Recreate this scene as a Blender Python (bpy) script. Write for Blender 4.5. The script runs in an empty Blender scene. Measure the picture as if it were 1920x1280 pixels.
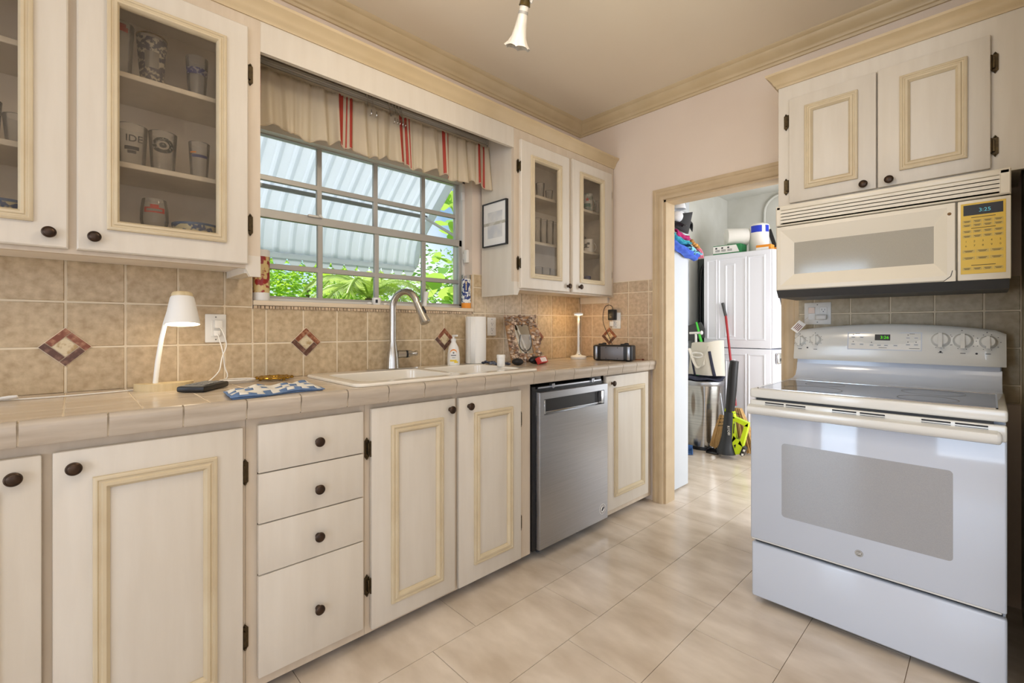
import bpy, bmesh, math, random
from mathutils import Vector, Matrix
random.seed(7)
PI = math.pi
R = math.radians
scene = bpy.context.scene
COL = scene.collection
WL = {}          # world location of every root and part origin


# ------------------------------------------------------------------ mesh building
class MB:
    """Collects shapes in world coordinates; build() links them as one mesh object."""

    def __init__(self, T=None):
        self.v, self.f, self.T = [], [], T

    def add(self, vs, fs):
        b = len(self.v)
        T = self.T
        for p in vs:
            if T is None:
                q = p
            elif isinstance(T, Matrix):
                q = T @ Vector(p)
            else:
                q = T(*p)
            self.v.append(tuple(q))
        self.f.extend(tuple(b + i for i in f) for f in fs)
        return self

    def box(self, x0, x1, y0, y1, z0, z1, b=0, seg=1):
        if b <= 0:
            vs = [(x, y, z) for z in (z0, z1) for y in (y0, y1) for x in (x0, x1)]
            return self.add(vs, [(0, 2, 3, 1), (4, 5, 7, 6), (0, 1, 5, 4), (2, 6, 7, 3), (0, 4, 6, 2), (1, 3, 7, 5)])
        bm = bmesh.new()
        bmesh.ops.create_cube(bm, size=1)
        sx, sy, sz = abs(x1 - x0), abs(y1 - y0), abs(z1 - z0)
        for v in bm.verts:
            v.co = Vector(((x0 + x1) / 2 + v.co.x * sx, (y0 + y1) / 2 + v.co.y * sy, (z0 + z1) / 2 + v.co.z * sz))
        b = min(b, sx * .49, sy * .49, sz * .49)
        bmesh.ops.bevel(bm, geom=list(bm.edges), offset=b, segments=seg, affect='EDGES', profile=.5)
        bm.verts.index_update()
        self.add([tuple(v.co) for v in bm.verts], [tuple(v.index for v in f.verts) for f in bm.faces])
        bm.free()
        return self

    def lathe(self, prof, c=(0, 0, 0), M=None, n=28, cap=True, wave=None):
        """prof: (radius, height) pairs turned about local z; M optional rotation."""
        vs, fs = [], []
        for k, (r, h) in enumerate(prof):
            for i in range(n):
                a = 2 * PI * i / n
                rr, hh = (r, h) if wave is None else wave(r, h, a, k)
                p = Vector((rr * math.cos(a), rr * math.sin(a), hh))
                if M is not None:
                    p = M @ p
                vs.append((p.x + c[0], p.y + c[1], p.z + c[2]))
        m = len(prof)
        for k in range(m - 1):
            for i in range(n):
                j = (i + 1) % n
                fs.append((k * n + i, k * n + j, (k + 1) * n + j, (k + 1) * n + i))
        if cap:
            if prof[0][0] > 1e-5:
                fs.append(tuple(range(n - 1, -1, -1)))
            if prof[-1][0] > 1e-5:
                fs.append(tuple((m - 1) * n + i for i in range(n)))
        return self.add(vs, fs)

    def cyl(self, p0, p1, r0, r1=None, n=20):
        p0, p1 = Vector(p0), Vector(p1)
        d = p1 - p0
        M = d.to_track_quat('Z', 'Y').to_matrix()
        return self.lathe([(r0, 0), (r0 if r1 is None else r1, d.length)], p0, M, n)

    def tube(self, pts, r, n=8, caps=True, flat=1.0):
        pts = [Vector(p) for p in pts]
        m = len(pts)
        rs = r if isinstance(r, (list, tuple)) else [r] * m
        vs, fs = [], []
        t = (pts[1] - pts[0]).normalized()
        u = t.orthogonal().normalized()
        for k in range(m):
            if k == 0:
                t2 = pts[1] - pts[0]
            elif k == m - 1:
                t2 = pts[-1] - pts[-2]
            else:
                t2 = (pts[k + 1] - pts[k]).normalized() + (pts[k] - pts[k - 1]).normalized()
            if t2.length < 1e-9:
                t2 = t
            t2 = t2.normalized()
            q = t.rotation_difference(t2)
            u = (q @ u).normalized()
            t = t2
            w = t.cross(u)
            for i in range(n):
                a = 2 * PI * i / n
                vs.append(tuple(pts[k] + (u * math.cos(a) + w * math.sin(a) * flat) * rs[k]))
        for k in range(m - 1):
            for i in range(n):
                j = (i + 1) % n
                fs.append((k * n + i, k * n + j, (k + 1) * n + j, (k + 1) * n + i))
        if caps:
            fs.append(tuple(range(n - 1, -1, -1)))
            fs.append(tuple((m - 1) * n + i for i in range(n)))
        return self.add(vs, fs)

    def prism(self, poly, F, d0, d1):
        """poly of (a,b) pairs, F(a,b,d) -> world point, extruded from d0 to d1."""
        n = len(poly)
        vs = [F(a, b, d0) for a, b in poly] + [F(a, b, d1) for a, b in poly]
        fs = [tuple(range(n)), tuple(range(2 * n - 1, n - 1, -1))]
        fs += [(i, (i + 1) % n, n + (i + 1) % n, n + i) for i in range(n)]
        return self.add(vs, fs)

    def ring(self, a0, a1, b0, b1, prof, F):
        """Mitred rectangular moulding: prof = (inset, depth) pairs, closed between last and first."""
        vs, fs = [], []
        for i, d in prof:
            vs += [F(a0 + i, b0 + i, d), F(a1 - i, b0 + i, d), F(a1 - i, b1 - i, d), F(a0 + i, b1 - i, d)]
        m = len(prof)
        for k in range(m):
            k2 = (k + 1) % m
            for i in range(4):
                j = (i + 1) % 4
                fs.append((4 * k + i, 4 * k + j, 4 * k2 + j, 4 * k2 + i))
        return self.add(vs, fs)

    def sweep(self, prof, path, closed=False):
        """prof: list of point-offset functions given as (dx,dy,dz) per path vertex: path = list of lists of points (same length)."""
        n = len(path[0])
        vs, fs = [], []
        for sec in path:
            vs += sec
        for k in range(len(path) - 1):
            for i in range(n):
                j = (i + 1) % n
                fs.append((k * n + i, k * n + j, (k + 1) * n + j, (k + 1) * n + i))
        fs.append(tuple(range(n)))
        fs.append(tuple((len(path) - 1) * n + i for i in range(n - 1, -1, -1)))
        return self.add(vs, fs)

    def ball(self, c, r, s=(1, 1, 1), nu=14, nv=9, M=None):
        vs, fs = [], []
        for j in range(nv + 1):
            th = PI * j / nv
            for i in range(nu):
                a = 2 * PI * i / nu
                p = Vector((r * s[0] * math.sin(th) * math.cos(a), r * s[1] * math.sin(th) * math.sin(a), r * s[2] * math.cos(th)))
                if M is not None:
                    p = M @ p
                vs.append((c[0] + p.x, c[1] + p.y, c[2] + p.z))
        for j in range(nv):
            for i in range(nu):
                k = (i + 1) % nu
                fs.append((j * nu + i, j * nu + k, (j + 1) * nu + k, (j + 1) * nu + i))
        return self.add(vs, fs)

    def grid(self, fn, nu, nv):
        vs = [fn(i / nu, j / nv) for j in range(nv + 1) for i in range(nu + 1)]
        fs = [(j * (nu + 1) + i, j * (nu + 1) + i + 1, (j + 1) * (nu + 1) + i + 1, (j + 1) * (nu + 1) + i) for j in range(nv) for i in range(nu)]
        return self.add(vs, fs)

    def build(self, name, m, parent=None, loc=None, solid=0, angle=38, fixn=True):
        me = bpy.data.meshes.new(name)
        if parent is not None:
            o0 = WL[parent.name]
        elif loc is not None:
            o0 = Vector(loc)
        else:
            o0 = Vector((0, 0, 0))
        me.from_pydata([(p[0] - o0.x, p[1] - o0.y, p[2] - o0.z) for p in self.v], [], self.f)
        bm = bmesh.new()
        bm.from_mesh(me)
        bmesh.ops.remove_doubles(bm, verts=bm.verts, dist=1e-6)
        if fixn:
            bmesh.ops.recalc_face_normals(bm, faces=bm.faces)
        bm.to_mesh(me)
        bm.free()
        for p in me.polygons:
            p.use_smooth = True
        me.set_sharp_from_angle(angle=R(angle))
        if m is not None:
            me.materials.append(m)
        o = bpy.data.objects.new(name, me)
        COL.objects.link(o)
        if parent is not None:
            o.parent = parent
        else:
            o.location = o0
        WL[o.name] = o0
        if solid:
            s = o.modifiers.new('thickness', 'SOLIDIFY')
            s.thickness = solid
            s.offset = 0
        return o


def thing(name, label, cat, loc=(0, 0, 0), group=None):
    o = bpy.data.objects.new(name, None)
    o.empty_display_size = .05
    COL.objects.link(o)
    o.location = loc
    o['label'] = label
    o['category'] = cat
    if group:
        o['group'] = group
    WL[o.name] = Vector(loc)
    return o


def tag(o, label, cat, group=None, kind=None):
    o['label'] = label
    o['category'] = cat
    if group:
        o['group'] = group
    if kind:
        o['kind'] = kind
    return o


def struct(o):
    o['kind'] = 'structure'
    return o


def dup(root, delta, label, group=None):
    """Copy of a thing with its parts and sub-parts, moved by delta."""
    c = root.copy()
    COL.objects.link(c)
    c.location = root.location + Vector(delta)
    WL[c.name] = c.location.copy()
    c['label'] = label
    if group:
        c['group'] = group

    def rec(src, dst):
        for ch in list(src.children):
            d = ch.copy()
            COL.objects.link(d)
            d.parent = dst
            rec(ch, d)
    rec(root, c)
    return c


def text(s, size, o, right, up, m, parent, name='lettering', depth=.0006, align='CENTER', sx=1.0, label=None):
    cu = bpy.data.curves.new(name, 'FONT')
    cu.body = s
    cu.size = size
    cu.extrude = depth / 2
    cu.align_x = align
    cu.align_y = 'CENTER'
    cu.resolution_u = 3
    tmp = bpy.data.objects.new('tmp_text', cu)
    COL.objects.link(tmp)
    bpy.context.view_layer.update()
    me = bpy.data.meshes.new_from_object(tmp.evaluated_get(bpy.context.evaluated_depsgraph_get()))
    bpy.data.objects.remove(tmp)
    rv, uv = Vector(right).normalized(), Vector(up).normalized()
    nv = rv.cross(uv)
    o0 = WL[parent.name]
    for v in me.vertices:
        p = Vector(o) + rv * v.co.x * sx + uv * v.co.y + nv * v.co.z - o0
        v.co = p
    me.name = name
    me.materials.clear()
    me.materials.append(m)
    ob = bpy.data.objects.new(name, me)
    COL.objects.link(ob)
    ob.parent = parent
    WL[ob.name] = o0
    if label:
        ob['label'] = label
    return ob


# ------------------------------------------------------------------ materials
def lin(c):
    return tuple(((x / 255) / 12.92 if x / 255 <= .04045 else ((x / 255 + .055) / 1.055) ** 2.4) for x in c)


def nd(nt, t, **kw):
    n = nt.nodes.new(t)
    for k, v in kw.items():
        setattr(n, k, v)
    return n


def mat(name, col, rough=.5, metal=0, col2=None, scale=6, detail=4, stretch=None, bump=0, bscale=80, isl=0, spec=.5, coat=0, emit=None, estr=0, alpha=1, trans=0, aniso=0, sharp=None):
    m = bpy.data.materials.new(name)
    m.use_nodes = True
    nt = m.node_tree
    p = nt.nodes['Principled BSDF']
    L = nt.links
    c1 = (*lin(col), 1)
    p.inputs['Base Color'].default_value = c1
    p.inputs['Roughness'].default_value = rough
    p.inputs['Metallic'].default_value = metal
    p.inputs['Specular IOR Level'].default_value = spec
    p.inputs['Coat Weight'].default_value = coat
    p.inputs['Coat Roughness'].default_value = .08
    p.inputs['Transmission Weight'].default_value = trans
    p.inputs['Alpha'].default_value = alpha
    if aniso:
        p.inputs['Anisotropic'].default_value = aniso
    if emit:
        p.inputs['Emission Color'].default_value = (*lin(emit), 1)
        p.inputs['Emission Strength'].default_value = estr
    co = nd(nt, 'ShaderNodeTexCoord')
    mp = nd(nt, 'ShaderNodeMapping')
    L.new(co.outputs['Object'], mp.inputs['Vector'])
    if stretch:
        mp.inputs['Scale'].default_value = stretch
    last = None
    if col2 is not None:
        nz = nd(nt, 'ShaderNodeTexNoise')
        nz.inputs['Scale'].default_value = scale
        nz.inputs['Detail'].default_value = detail
        L.new(mp.outputs['Vector'], nz.inputs['Vector'])
        rp = nd(nt, 'ShaderNodeValToRGB')
        lo, hi = sharp or (.3, .7)
        rp.color_ramp.elements[0].position = lo
        rp.color_ramp.elements[1].position = hi
        rp.color_ramp.elements[0].color = c1
        rp.color_ramp.elements[1].color = (*lin(col2), 1)
        L.new(nz.outputs['Fac'], rp.inputs['Fac'])
        last = rp.outputs['Color']
    if isl:
        g = nd(nt, 'ShaderNodeNewGeometry')
        hs = nd(nt, 'ShaderNodeHueSaturation')
        mr = nd(nt, 'ShaderNodeMapRange')
        mr.inputs['To Min'].default_value = 1 - isl
        mr.inputs['To Max'].default_value = 1 + isl
        L.new(g.outputs['Random Per Island'], mr.inputs['Value'])
        L.new(mr.outputs['Result'], hs.inputs['Value'])
        if last is None:
            hs.inputs['Color'].default_value = c1
        else:
            L.new(last, hs.inputs['Color'])
        last = hs.outputs['Color']
    if last is not None:
        L.new(last, p.inputs['Base Color'])
    if bump:
        nb = nd(nt, 'ShaderNodeTexNoise')
        nb.inputs['Scale'].default_value = bscale
        nb.inputs['Detail'].default_value = 3
        L.new(mp.outputs['Vector'], nb.inputs['Vector'])
        bp = nd(nt, 'ShaderNodeBump')
        bp.inputs['Strength'].default_value = bump
        bp.inputs['Distance'].default_value = .004
        L.new(nb.outputs['Fac'], bp.inputs['Height'])
        L.new(bp.outputs['Normal'], p.inputs['Normal'])
    return m


def glass(name, tint=(255, 255, 255), refl=.5, dust_haze=0, hazecol=(150, 140, 125), rough=.02):
    """Thin clear pane or glassware wall: see-through, with a Fresnel reflection and a pale film, dusty on panes, painted-in brightness on glassware."""
    m = bpy.data.materials.new(name)
    m.use_nodes = True
    nt = m.node_tree
    nt.nodes.remove(nt.nodes['Principled BSDF'])
    out = nt.nodes['Material Output']
    tr = nd(nt, 'ShaderNodeBsdfTransparent')
    tr.inputs['Color'].default_value = (*lin(tint), 1)
    gl = nd(nt, 'ShaderNodeBsdfGlossy')
    gl.inputs['Roughness'].default_value = rough
    lw = nd(nt, 'ShaderNodeLayerWeight')
    lw.inputs['Blend'].default_value = refl
    mx = nd(nt, 'ShaderNodeMixShader')
    nt.links.new(lw.outputs['Fresnel'], mx.inputs['Fac'])
    nt.links.new(tr.outputs[0], mx.inputs[1])
    nt.links.new(gl.outputs[0], mx.inputs[2])
    last = mx
    if dust_haze:
        df = nd(nt, 'ShaderNodeBsdfDiffuse')
        df.inputs['Color'].default_value = (*lin(hazecol), 1)
        m2 = nd(nt, 'ShaderNodeMixShader')
        nz = nd(nt, 'ShaderNodeTexNoise')
        nz.inputs['Scale'].default_value = 14
        co = nd(nt, 'ShaderNodeTexCoord')
        nt.links.new(co.outputs['Object'], nz.inputs['Vector'])
        mr = nd(nt, 'ShaderNodeMapRange')
        mr.inputs['From Min'].default_value = .3
        mr.inputs['From Max'].default_value = .7
        mr.inputs['To Min'].default_value = dust_haze * .7
        mr.inputs['To Max'].default_value = dust_haze * 1.3
        nt.links.new(nz.outputs['Fac'], mr.inputs['Value'])
        nt.links.new(mr.outputs['Result'], m2.inputs['Fac'])
        nt.links.new(mx.outputs[0], m2.inputs[1])
        nt.links.new(df.outputs[0], m2.inputs[2])
        last = m2
    nt.links.new(last.outputs[0], out.inputs['Surface'])
    return m


def emis(name, col, strength):
    m = bpy.data.materials.new(name)
    m.use_nodes = True
    nt = m.node_tree
    nt.nodes.remove(nt.nodes['Principled BSDF'])
    e = nd(nt, 'ShaderNodeEmission')
    e.inputs['Color'].default_value = (*lin(col), 1)
    e.inputs['Strength'].default_value = strength
    nt.links.new(e.outputs[0], nt.nodes['Material Output'].inputs['Surface'])
    return m


M = {}
M['wall'] = mat('wall_paint', (230, 214, 197), .7, col2=(225, 208, 191), scale=2.5, bump=.12, bscale=30)
M['ceiling'] = mat('ceiling_paint', (244, 233, 213), .8, col2=(240, 227, 206), scale=1.2)
M['laundry_wall'] = mat('laundry_plaster', (222, 222, 216), .8, col2=(206, 205, 196), scale=3, bump=.5, bscale=14)
M['crown'] = mat('crown_tan', (208, 187, 150), .45, col2=(200, 178, 139), scale=7)
M['mould'] = mat('moulding_tan', (212, 197, 166), .42, col2=(203, 185, 152), scale=9)
M['casing'] = mat('casing_tan', (206, 184, 150), .5, col2=(195, 172, 138), scale=8)
M['cab'] = mat('cabinet_cream', (220, 212, 198), .42, col2=(214, 205, 190), scale=9, stretch=(3, 3, .35), bump=.05, bscale=50)
M['cabin'] = mat('cabinet_inside', (236, 226, 212), .6)
M['frame'] = mat('cabinet_frame', (214, 199, 178), .45, col2=(204, 188, 166), scale=8, stretch=(3, 3, .5))
M['toe'] = mat('toe_kick_dark', (70, 60, 50), .8)
M['knob'] = mat('bronze_knob', (56, 45, 37), .36, .7, col2=(74, 56, 42), scale=60)
M['hinge'] = mat('bronze_hinge', (58, 48, 34), .38, .75, col2=(84, 70, 44), scale=80)
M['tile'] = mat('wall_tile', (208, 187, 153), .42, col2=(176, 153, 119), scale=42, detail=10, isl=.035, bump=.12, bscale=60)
M['tilepink'] = mat('wall_tile_pinkish', (208, 186, 159), .42, col2=(180, 157, 130), scale=42, detail=10, isl=.035, bump=.12, bscale=60)  # slightly pinker stone for the back wall tiles
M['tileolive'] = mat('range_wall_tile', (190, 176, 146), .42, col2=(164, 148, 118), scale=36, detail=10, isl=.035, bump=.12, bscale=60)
M['grout'] = mat('wall_grout', (232, 217, 190), .8)
M['ctop'] = mat('counter_tile', (216, 201, 181), .2, col2=(200, 183, 160), scale=5, detail=6, stretch=(4, .7, 4), isl=.02)
M['cedge'] = mat('counter_edge_tile', (200, 188, 172), .3, col2=(180, 166, 148), scale=9, detail=6, stretch=(1, .6, 5), isl=.02)
M['cgrout'] = mat('counter_grout', (226, 211, 186), .8)
M['floor'] = mat('floor_marble_tile', (234, 221, 205), .2, col2=(202, 186, 166), scale=3.6, detail=9, stretch=(1, 2.2, 1), isl=.018)
M['fgrout'] = mat('floor_grout', (166, 142, 116), .8)
M['dia_red'] = mat('inset_red_stone', (128, 70, 44), .4, col2=(178, 128, 96), scale=60, detail=6, sharp=(.45, .65))
M['dia_dark'] = mat('inset_brown_stone', (92, 60, 46), .4, col2=(140, 104, 84), scale=60, detail=6, sharp=(.5, .7))
M['dia_mid'] = mat('inset_cream_stone', (218, 202, 168), .4, col2=(178, 150, 104), scale=34, detail=3, sharp=(.46, .58))
M['mosaic'] = mat('mosaic_stone', (196, 172, 142), .45, isl=.3)
M['black'] = mat('black_plastic', (24, 24, 26), .4)
M['blackm'] = mat('black_matt', (34, 33, 34), .65)
M['dgray'] = mat('dark_grey_plastic', (70, 70, 70), .5)
M['mgray'] = mat('mid_grey', (128, 128, 126), .45)
M['white'] = mat('white_plastic', (236, 234, 228), .35)
M['enamel'] = mat('white_enamel', (206, 214, 227), .12, coat=.3)
M['enamelw'] = mat('warm_white_enamel', (224, 224, 219), .16, coat=.3)
M['ovenglass'] = mat('oven_white_glass', (196, 204, 217), .05, coat=.6)
M['ovenwin'] = mat('oven_window_screen', (162, 164, 168), .12, col2=(154, 156, 160), scale=500, coat=.5)
M['cooktop'] = mat('ceramic_cooktop', (100, 103, 108), .10, col2=(92, 94, 99), scale=300, spec=.35)
M['mw'] = mat('microwave_almond', (232, 224, 206), .3, coat=.1)
M['mwwin'] = mat('microwave_screen', (176, 172, 160), .1, col2=(166, 162, 150), scale=600, coat=.6)
M['yellow'] = mat('keypad_yellow', (226, 190, 72), .45)
M['keyline'] = mat('keypad_key', (206, 178, 92), .5)
M['keytext'] = mat('keypad_print', (92, 76, 40), .6)
M['steel'] = mat('brushed_steel', (182, 184, 188), .32, 1, col2=(170, 172, 176), scale=4, stretch=(1, 1, 90), aniso=.5)
M['nickel'] = mat('brushed_nickel', (188, 184, 176), .26, 1)
M['chrome'] = mat('chrome', (214, 214, 214), .1, 1)
M['sink'] = mat('sink_enamel', (240, 234, 222), .14, coat=.3)
M['alu'] = mat('window_aluminium', (182, 180, 174), .42, .35)
M['alul'] = mat('window_aluminium_light', (222, 220, 214), .45, .1)
M['pane'] = glass('window_glass', (250, 253, 252), .12)
M['cabglass'] = glass('cabinet_glass', (248, 245, 240), .10, dust_haze=.09, hazecol=(170, 156, 136))
M['ware'] = glass('drinking_glass', (250, 250, 250), .22, dust_haze=.10, hazecol=(235, 235, 235))  # whitish film mixed in as painted brightness on the dark glass walls
M['wine'] = glass('wine_glass', (252, 252, 252), .16, dust_haze=.06, hazecol=(240, 240, 240))  # diffuse white stands in for highlights on clear glass

M['rod'] = mat('rod_grey', (196, 192, 184), .35, .3)
M['batten'] = mat('batten_beige', (214, 200, 176), .6)
M['wood'] = mat('pale_wood', (222, 202, 160), .5, col2=(208, 186, 140), scale=10, stretch=(1, 8, 1))
M['shade'] = mat('lamp_shade_white', (238, 236, 230), .5)
M['led'] = emis('lamp_led', (255, 244, 226), 6)
M['cord'] = mat('white_cord', (234, 230, 222), .5)
M['brass'] = mat('brass', (176, 140, 60), .25, 1)
M['paper'] = mat('paper_white', (240, 237, 230), .8, bump=.15, bscale=120)
M['label'] = mat('paper_label', (246, 244, 240), .6)
M['orange'] = mat('print_orange', (232, 142, 58), .6)
M['lemon'] = mat('print_yellow', (238, 206, 70), .6)
M['ink'] = mat('print_dark', (44, 46, 54), .6)
M['inkblue'] = mat('print_blue', (44, 62, 120), .6)
M['inkred'] = mat('print_red', (186, 48, 42), .6)
M['bluecloth'] = mat('towel_blue', (112, 138, 176), .9, col2=(92, 120, 162), scale=60)
M['shell'] = mat('seashells', (212, 190, 164), .45, col2=(140, 104, 84), scale=26, isl=.5)
M['mirror'] = mat('mirror_glass', (226, 226, 224), .02, 1)
M['rawwood'] = mat('mirror_frame_wood', (176, 136, 96), .6)
M['green'] = mat('box_green', (38, 128, 74), .5)
M['blue'] = mat('wrap_blue', (34, 62, 200), .4)
M['boxorange'] = mat('box_orange', (236, 150, 40), .5)
M['lime'] = mat('lime_plastic', (198, 226, 24), .4)
M['redpole'] = mat('broom_red', (158, 28, 36), .35)
M['straw'] = mat('broom_straw', (206, 172, 116), .8, col2=(168, 128, 74), scale=40, stretch=(6, 6, .5))
M['canvas'] = mat('tote_canvas', (222, 216, 202), .85, bump=.15, bscale=300)
M['navy'] = mat('navy_webbing', (46, 48, 66), .85)
M['appl'] = mat('appliance_white', (232, 234, 242), .2, coat=.2)
M['doorwhite'] = mat('door_white', (208, 213, 218), .4, col2=(202, 208, 213), scale=2)
M['teal'] = mat('towel_teal', (70, 178, 190), .9, col2=(40, 140, 170), scale=30)
M['royal'] = mat('towel_royal_blue', (52, 84, 196), .9, col2=(80, 116, 214), scale=30)
M['pattern'] = mat('towel_tropical', (28, 62, 92), .9, col2=(130, 206, 226), scale=40, sharp=(.46, .54))
M['magenta'] = mat('cloth_magenta', (186, 40, 110), .9)
M['greyhat'] = mat('hat_charcoal', (56, 56, 58), .9)
M['whitehat'] = mat('hat_white', (226, 228, 232), .9)
M['silver'] = mat('awning_white', (232, 236, 244), .45)
M['bark'] = mat('bark', (112, 98, 84), .9, col2=(88, 76, 64), scale=14)


def leafmat(name, c, c2, tr=.5):
    m = mat(name, c, .45, isl=0 if 'awning' in name else .35)
    nt = m.node_tree
    out = nt.nodes['Material Output']
    p = nt.nodes['Principled BSDF']
    t = nd(nt, 'ShaderNodeBsdfTranslucent')
    t.inputs['Color'].default_value = (*lin(c2), 1)
    mx = nd(nt, 'ShaderNodeMixShader')
    mx.inputs['Fac'].default_value = tr
    nt.links.new(p.outputs[0], mx.inputs[1])
    nt.links.new(t.outputs[0], mx.inputs[2])
    nt.links.new(mx.outputs[0], out.inputs['Surface'])
    return m


M['cloth'] = leafmat('valance_linen_awning', (238, 226, 204), (244, 232, 208), .5)
M['redcloth'] = leafmat('valance_red_awning', (200, 80, 64), (214, 84, 66), .3)
M['silver'] = leafmat('awning_sheet', (236, 240, 246), (236, 240, 248), .6)
M['leaf'] = leafmat('leaf_bright', (146, 196, 62), (196, 232, 80))
M['leaf2'] = leafmat('leaf_deep', (96, 150, 66), (156, 206, 80))
M['leafgrape'] = leafmat('leaf_seagrape', (134, 186, 104), (204, 234, 110))
M['palm'] = leafmat('leaf_palm', (176, 200, 120), (206, 226, 130))


# frames: L = on the left wall (a along +y, out towards +x), B = on the back wall (a along +x, out towards -y)
def FL(x0):
    return lambda a, b, d: (x0 + d, a, b)


def FB(y0):
    return lambda a, b, d: (a, y0 - d, b)


def fbox(F, a0, a1, b0, b1, d0, d1, b=0, seg=1, mb=None):
    m = mb or MB()
    p, q = F(a0, b0, d0), F(a1, b1, d1)
    m.box(min(p[0], q[0]), max(p[0], q[0]), min(p[1], q[1]), max(p[1], q[1]), min(p[2], q[2]), max(p[2], q[2]), b, seg)
    return m
# ------------------------------------------------------------------ camera
cam_d = bpy.data.cameras.new('camera')
cam = bpy.data.objects.new('camera', cam_d)
COL.objects.link(cam)
cam.location = (0, 0, 1.18)
cam.rotation_euler = (R(90), 0, R(46.2))
cam_d.sensor_width = 36
cam_d.lens = 861.3 / 1920 * 36
cam_d.shift_y = (614.4 - 640) / 1920
cam_d.clip_start = .02
scene.camera = cam

# ------------------------------------------------------------------ sizes
XW, XT = -2.222, -2.205          # left wall face, tile face
YB, YT = 2.872, 2.860            # back wall face, tile face
ZC = 2.75
XUF, XUD = -1.915, -1.895        # upper cabinets: frame face, door face
XBF, XBD = -1.612, -1.590        # base cabinets
ZT = .957                        # worktop

# ------------------------------------------------------------------ floor
fl = MB().box(-2.42, 3.6, -3.2, 6.0, -.12, -.004)
floor = struct(fl.build('floor', M['fgrout']))
t = MB()
starts = {0: 1.155, 1: .951, 2: 1.356, 3: 1.762}
for row in range(-3, 17):
    x0 = -1.41 - .3025 * 1 + .3025 * row
    base = starts[row] if row in starts else 1.155 - .2 * (row % 3)
    for k in range(-9, 9):
        y0 = base + .6055 * k
        a, b = max(y0, -3.18), min(y0 + .6055, 5.98)
        if b - a < .03:
            continue
        xa, xb = max(x0, -2.40), min(x0 + .3025, 3.58)
        if xb - xa < .02:
            continue
        t.box(xa + .0011, xb - .0011, a + .0011, b - .0011, -.004, 0)
t.build('floor_tiles', M['floor'], floor)

# ------------------------------------------------------------------ walls
WY0, WY1, WZ0, WZ1 = .565, 1.79, 1.288, 2.13      # kitchen window opening
w = MB()
w.box(-2.42, XW, -3.2, WY0, 0, ZC)
w.box(-2.42, XW, WY1, YB + .12, 0, ZC)
w.box(-2.42, XW, WY0, WY1, 0, WZ0)
w.box(-2.42, XW, WY0, WY1, WZ1, ZC)
wall_left = struct(w.build('wall_left', M['wall']))

DX0, DX1, DZ = -1.52, -.80, 2.037                 # doorway to the laundry room
w = MB()
w.box(XW, DX0, YB, YB + .12, 0, ZC)
w.box(DX1, .3, YB, YB + .12, 0, ZC)
w.box(DX0, DX1, YB, YB + .12, DZ, ZC)
wall_back = struct(w.build('wall_back', M['wall']))
w = MB().box(.088, .3, 2.02, YB, 0, ZC)
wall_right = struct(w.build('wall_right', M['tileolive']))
w = MB()
w.box(-2.42, -2.05, -3.2, -3.05, 0, ZC)
w.box(-1.15, .3, -3.2, -3.05, 0, ZC)
w.box(2.9, 3.6, -3.2, -3.05, 0, ZC)
w.box(-2.05, -1.15, -3.2, -3.05, 2.15, ZC)
w.box(.3, 2.9, -3.2, -3.05, 2.2, ZC)
w.box(.3, 2.9, -3.2, -3.05, 0, .5)
wall_front = struct(w.build('wall_front', M['wall']))
w = MB()
w.box(3.45, 3.6, -3.05, YB, 0, ZC)
w.box(.3, 3.45, YB, YB + .12, 0, ZC)
wall_side = struct(w.build('wall_side', M['wall']))
ceiling = struct(MB().box(-2.42, 3.6, -3.2, YB + .12, ZC, ZC + .1).build('ceiling', M['ceiling']))

# glazed door and an added fill-light window behind the camera (only seen in reflections)
g = MB()
for x in (-2.05, -1.62, -1.19):
    g.box(x, x + .04, -3.16, -3.10, 0, 2.15)
g.box(-2.05, -1.15, -3.16, -3.10, 2.11, 2.15)
d2 = struct(g.build('door_2', M['alul']))
MB().box(-2.01, -1.19, -3.135, -3.13, .02, 2.11).build('glass', M['pane'], d2)
g = MB()
for x in (.3, 1.15, 2.0, 2.86):
    g.box(x, x + .04, -3.16, -3.10, .5, 2.2)
g.box(.3, 2.9, -3.16, -3.10, 2.16, 2.2)
g.box(.3, 2.9, -3.16, -3.10, .5, .54)
struct(g.build('fill_window', M['alul']))

# laundry room
LX, LB = -2.26, 5.86
struct(MB().box(LX - .15, LX, YB + .12, LB + .15, 0, ZC).build('wall_laundry_left', M['laundry_wall']))
struct(MB().box(LX, .5, LB, LB + .15, 0, ZC).build('wall_laundry_back', M['laundry_wall']))
w = MB()
w.box(.35, .5, YB + .12, 3.2, 0, ZC)
w.box(.35, .5, 5.2, LB, 0, ZC)
w.box(.35, .5, 3.2, 5.2, 2.3, ZC)
w.box(.35, .5, 3.2, 5.2, 0, .15)
struct(w.build('wall_laundry_right', M['laundry_wall']))
struct(MB().box(LX - .15, .5, YB + .12, LB + .15, ZC, ZC + .1).build('ceiling_laundry', M['laundry_wall']))
# grooved trim on the laundry wall and a conduit bending along the far wall
struct(MB().box(LX, LX + .012, 4.72, 4.80, 0, ZC, .003).build('trim_9', M['doorwhite']))
pts = [(-1.835, 5.845, 1.6), (-1.832, 5.845, 2.52)] + [(-1.832 + .19 * (1 - math.cos(a)), 5.845, 2.52 + .19 * math.sin(a)) for a in [i * PI / 16 for i in range(1, 9)]] + [(-1.2, 5.845, 2.715)]
tag(MB().tube(pts, .014, 10).build('conduit_pipe', M['laundry_wall'], loc=(-1.835, 5.845, 1.6)), 'painted conduit pipe bending across the far laundry wall', 'pipe')

# ------------------------------------------------------------------ crown mouldings (swept profile: depth out from wall, drop from ceiling)
CP = [(0, -.09), (.010, -.09), (.014, -.078), (.022, -.074), (.024, -.066), (.034, -.058), (.050, -.040), (.060, -.026), (.062, -.018), (.072, -.012), (.078, 0), (0, 0)]


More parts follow.
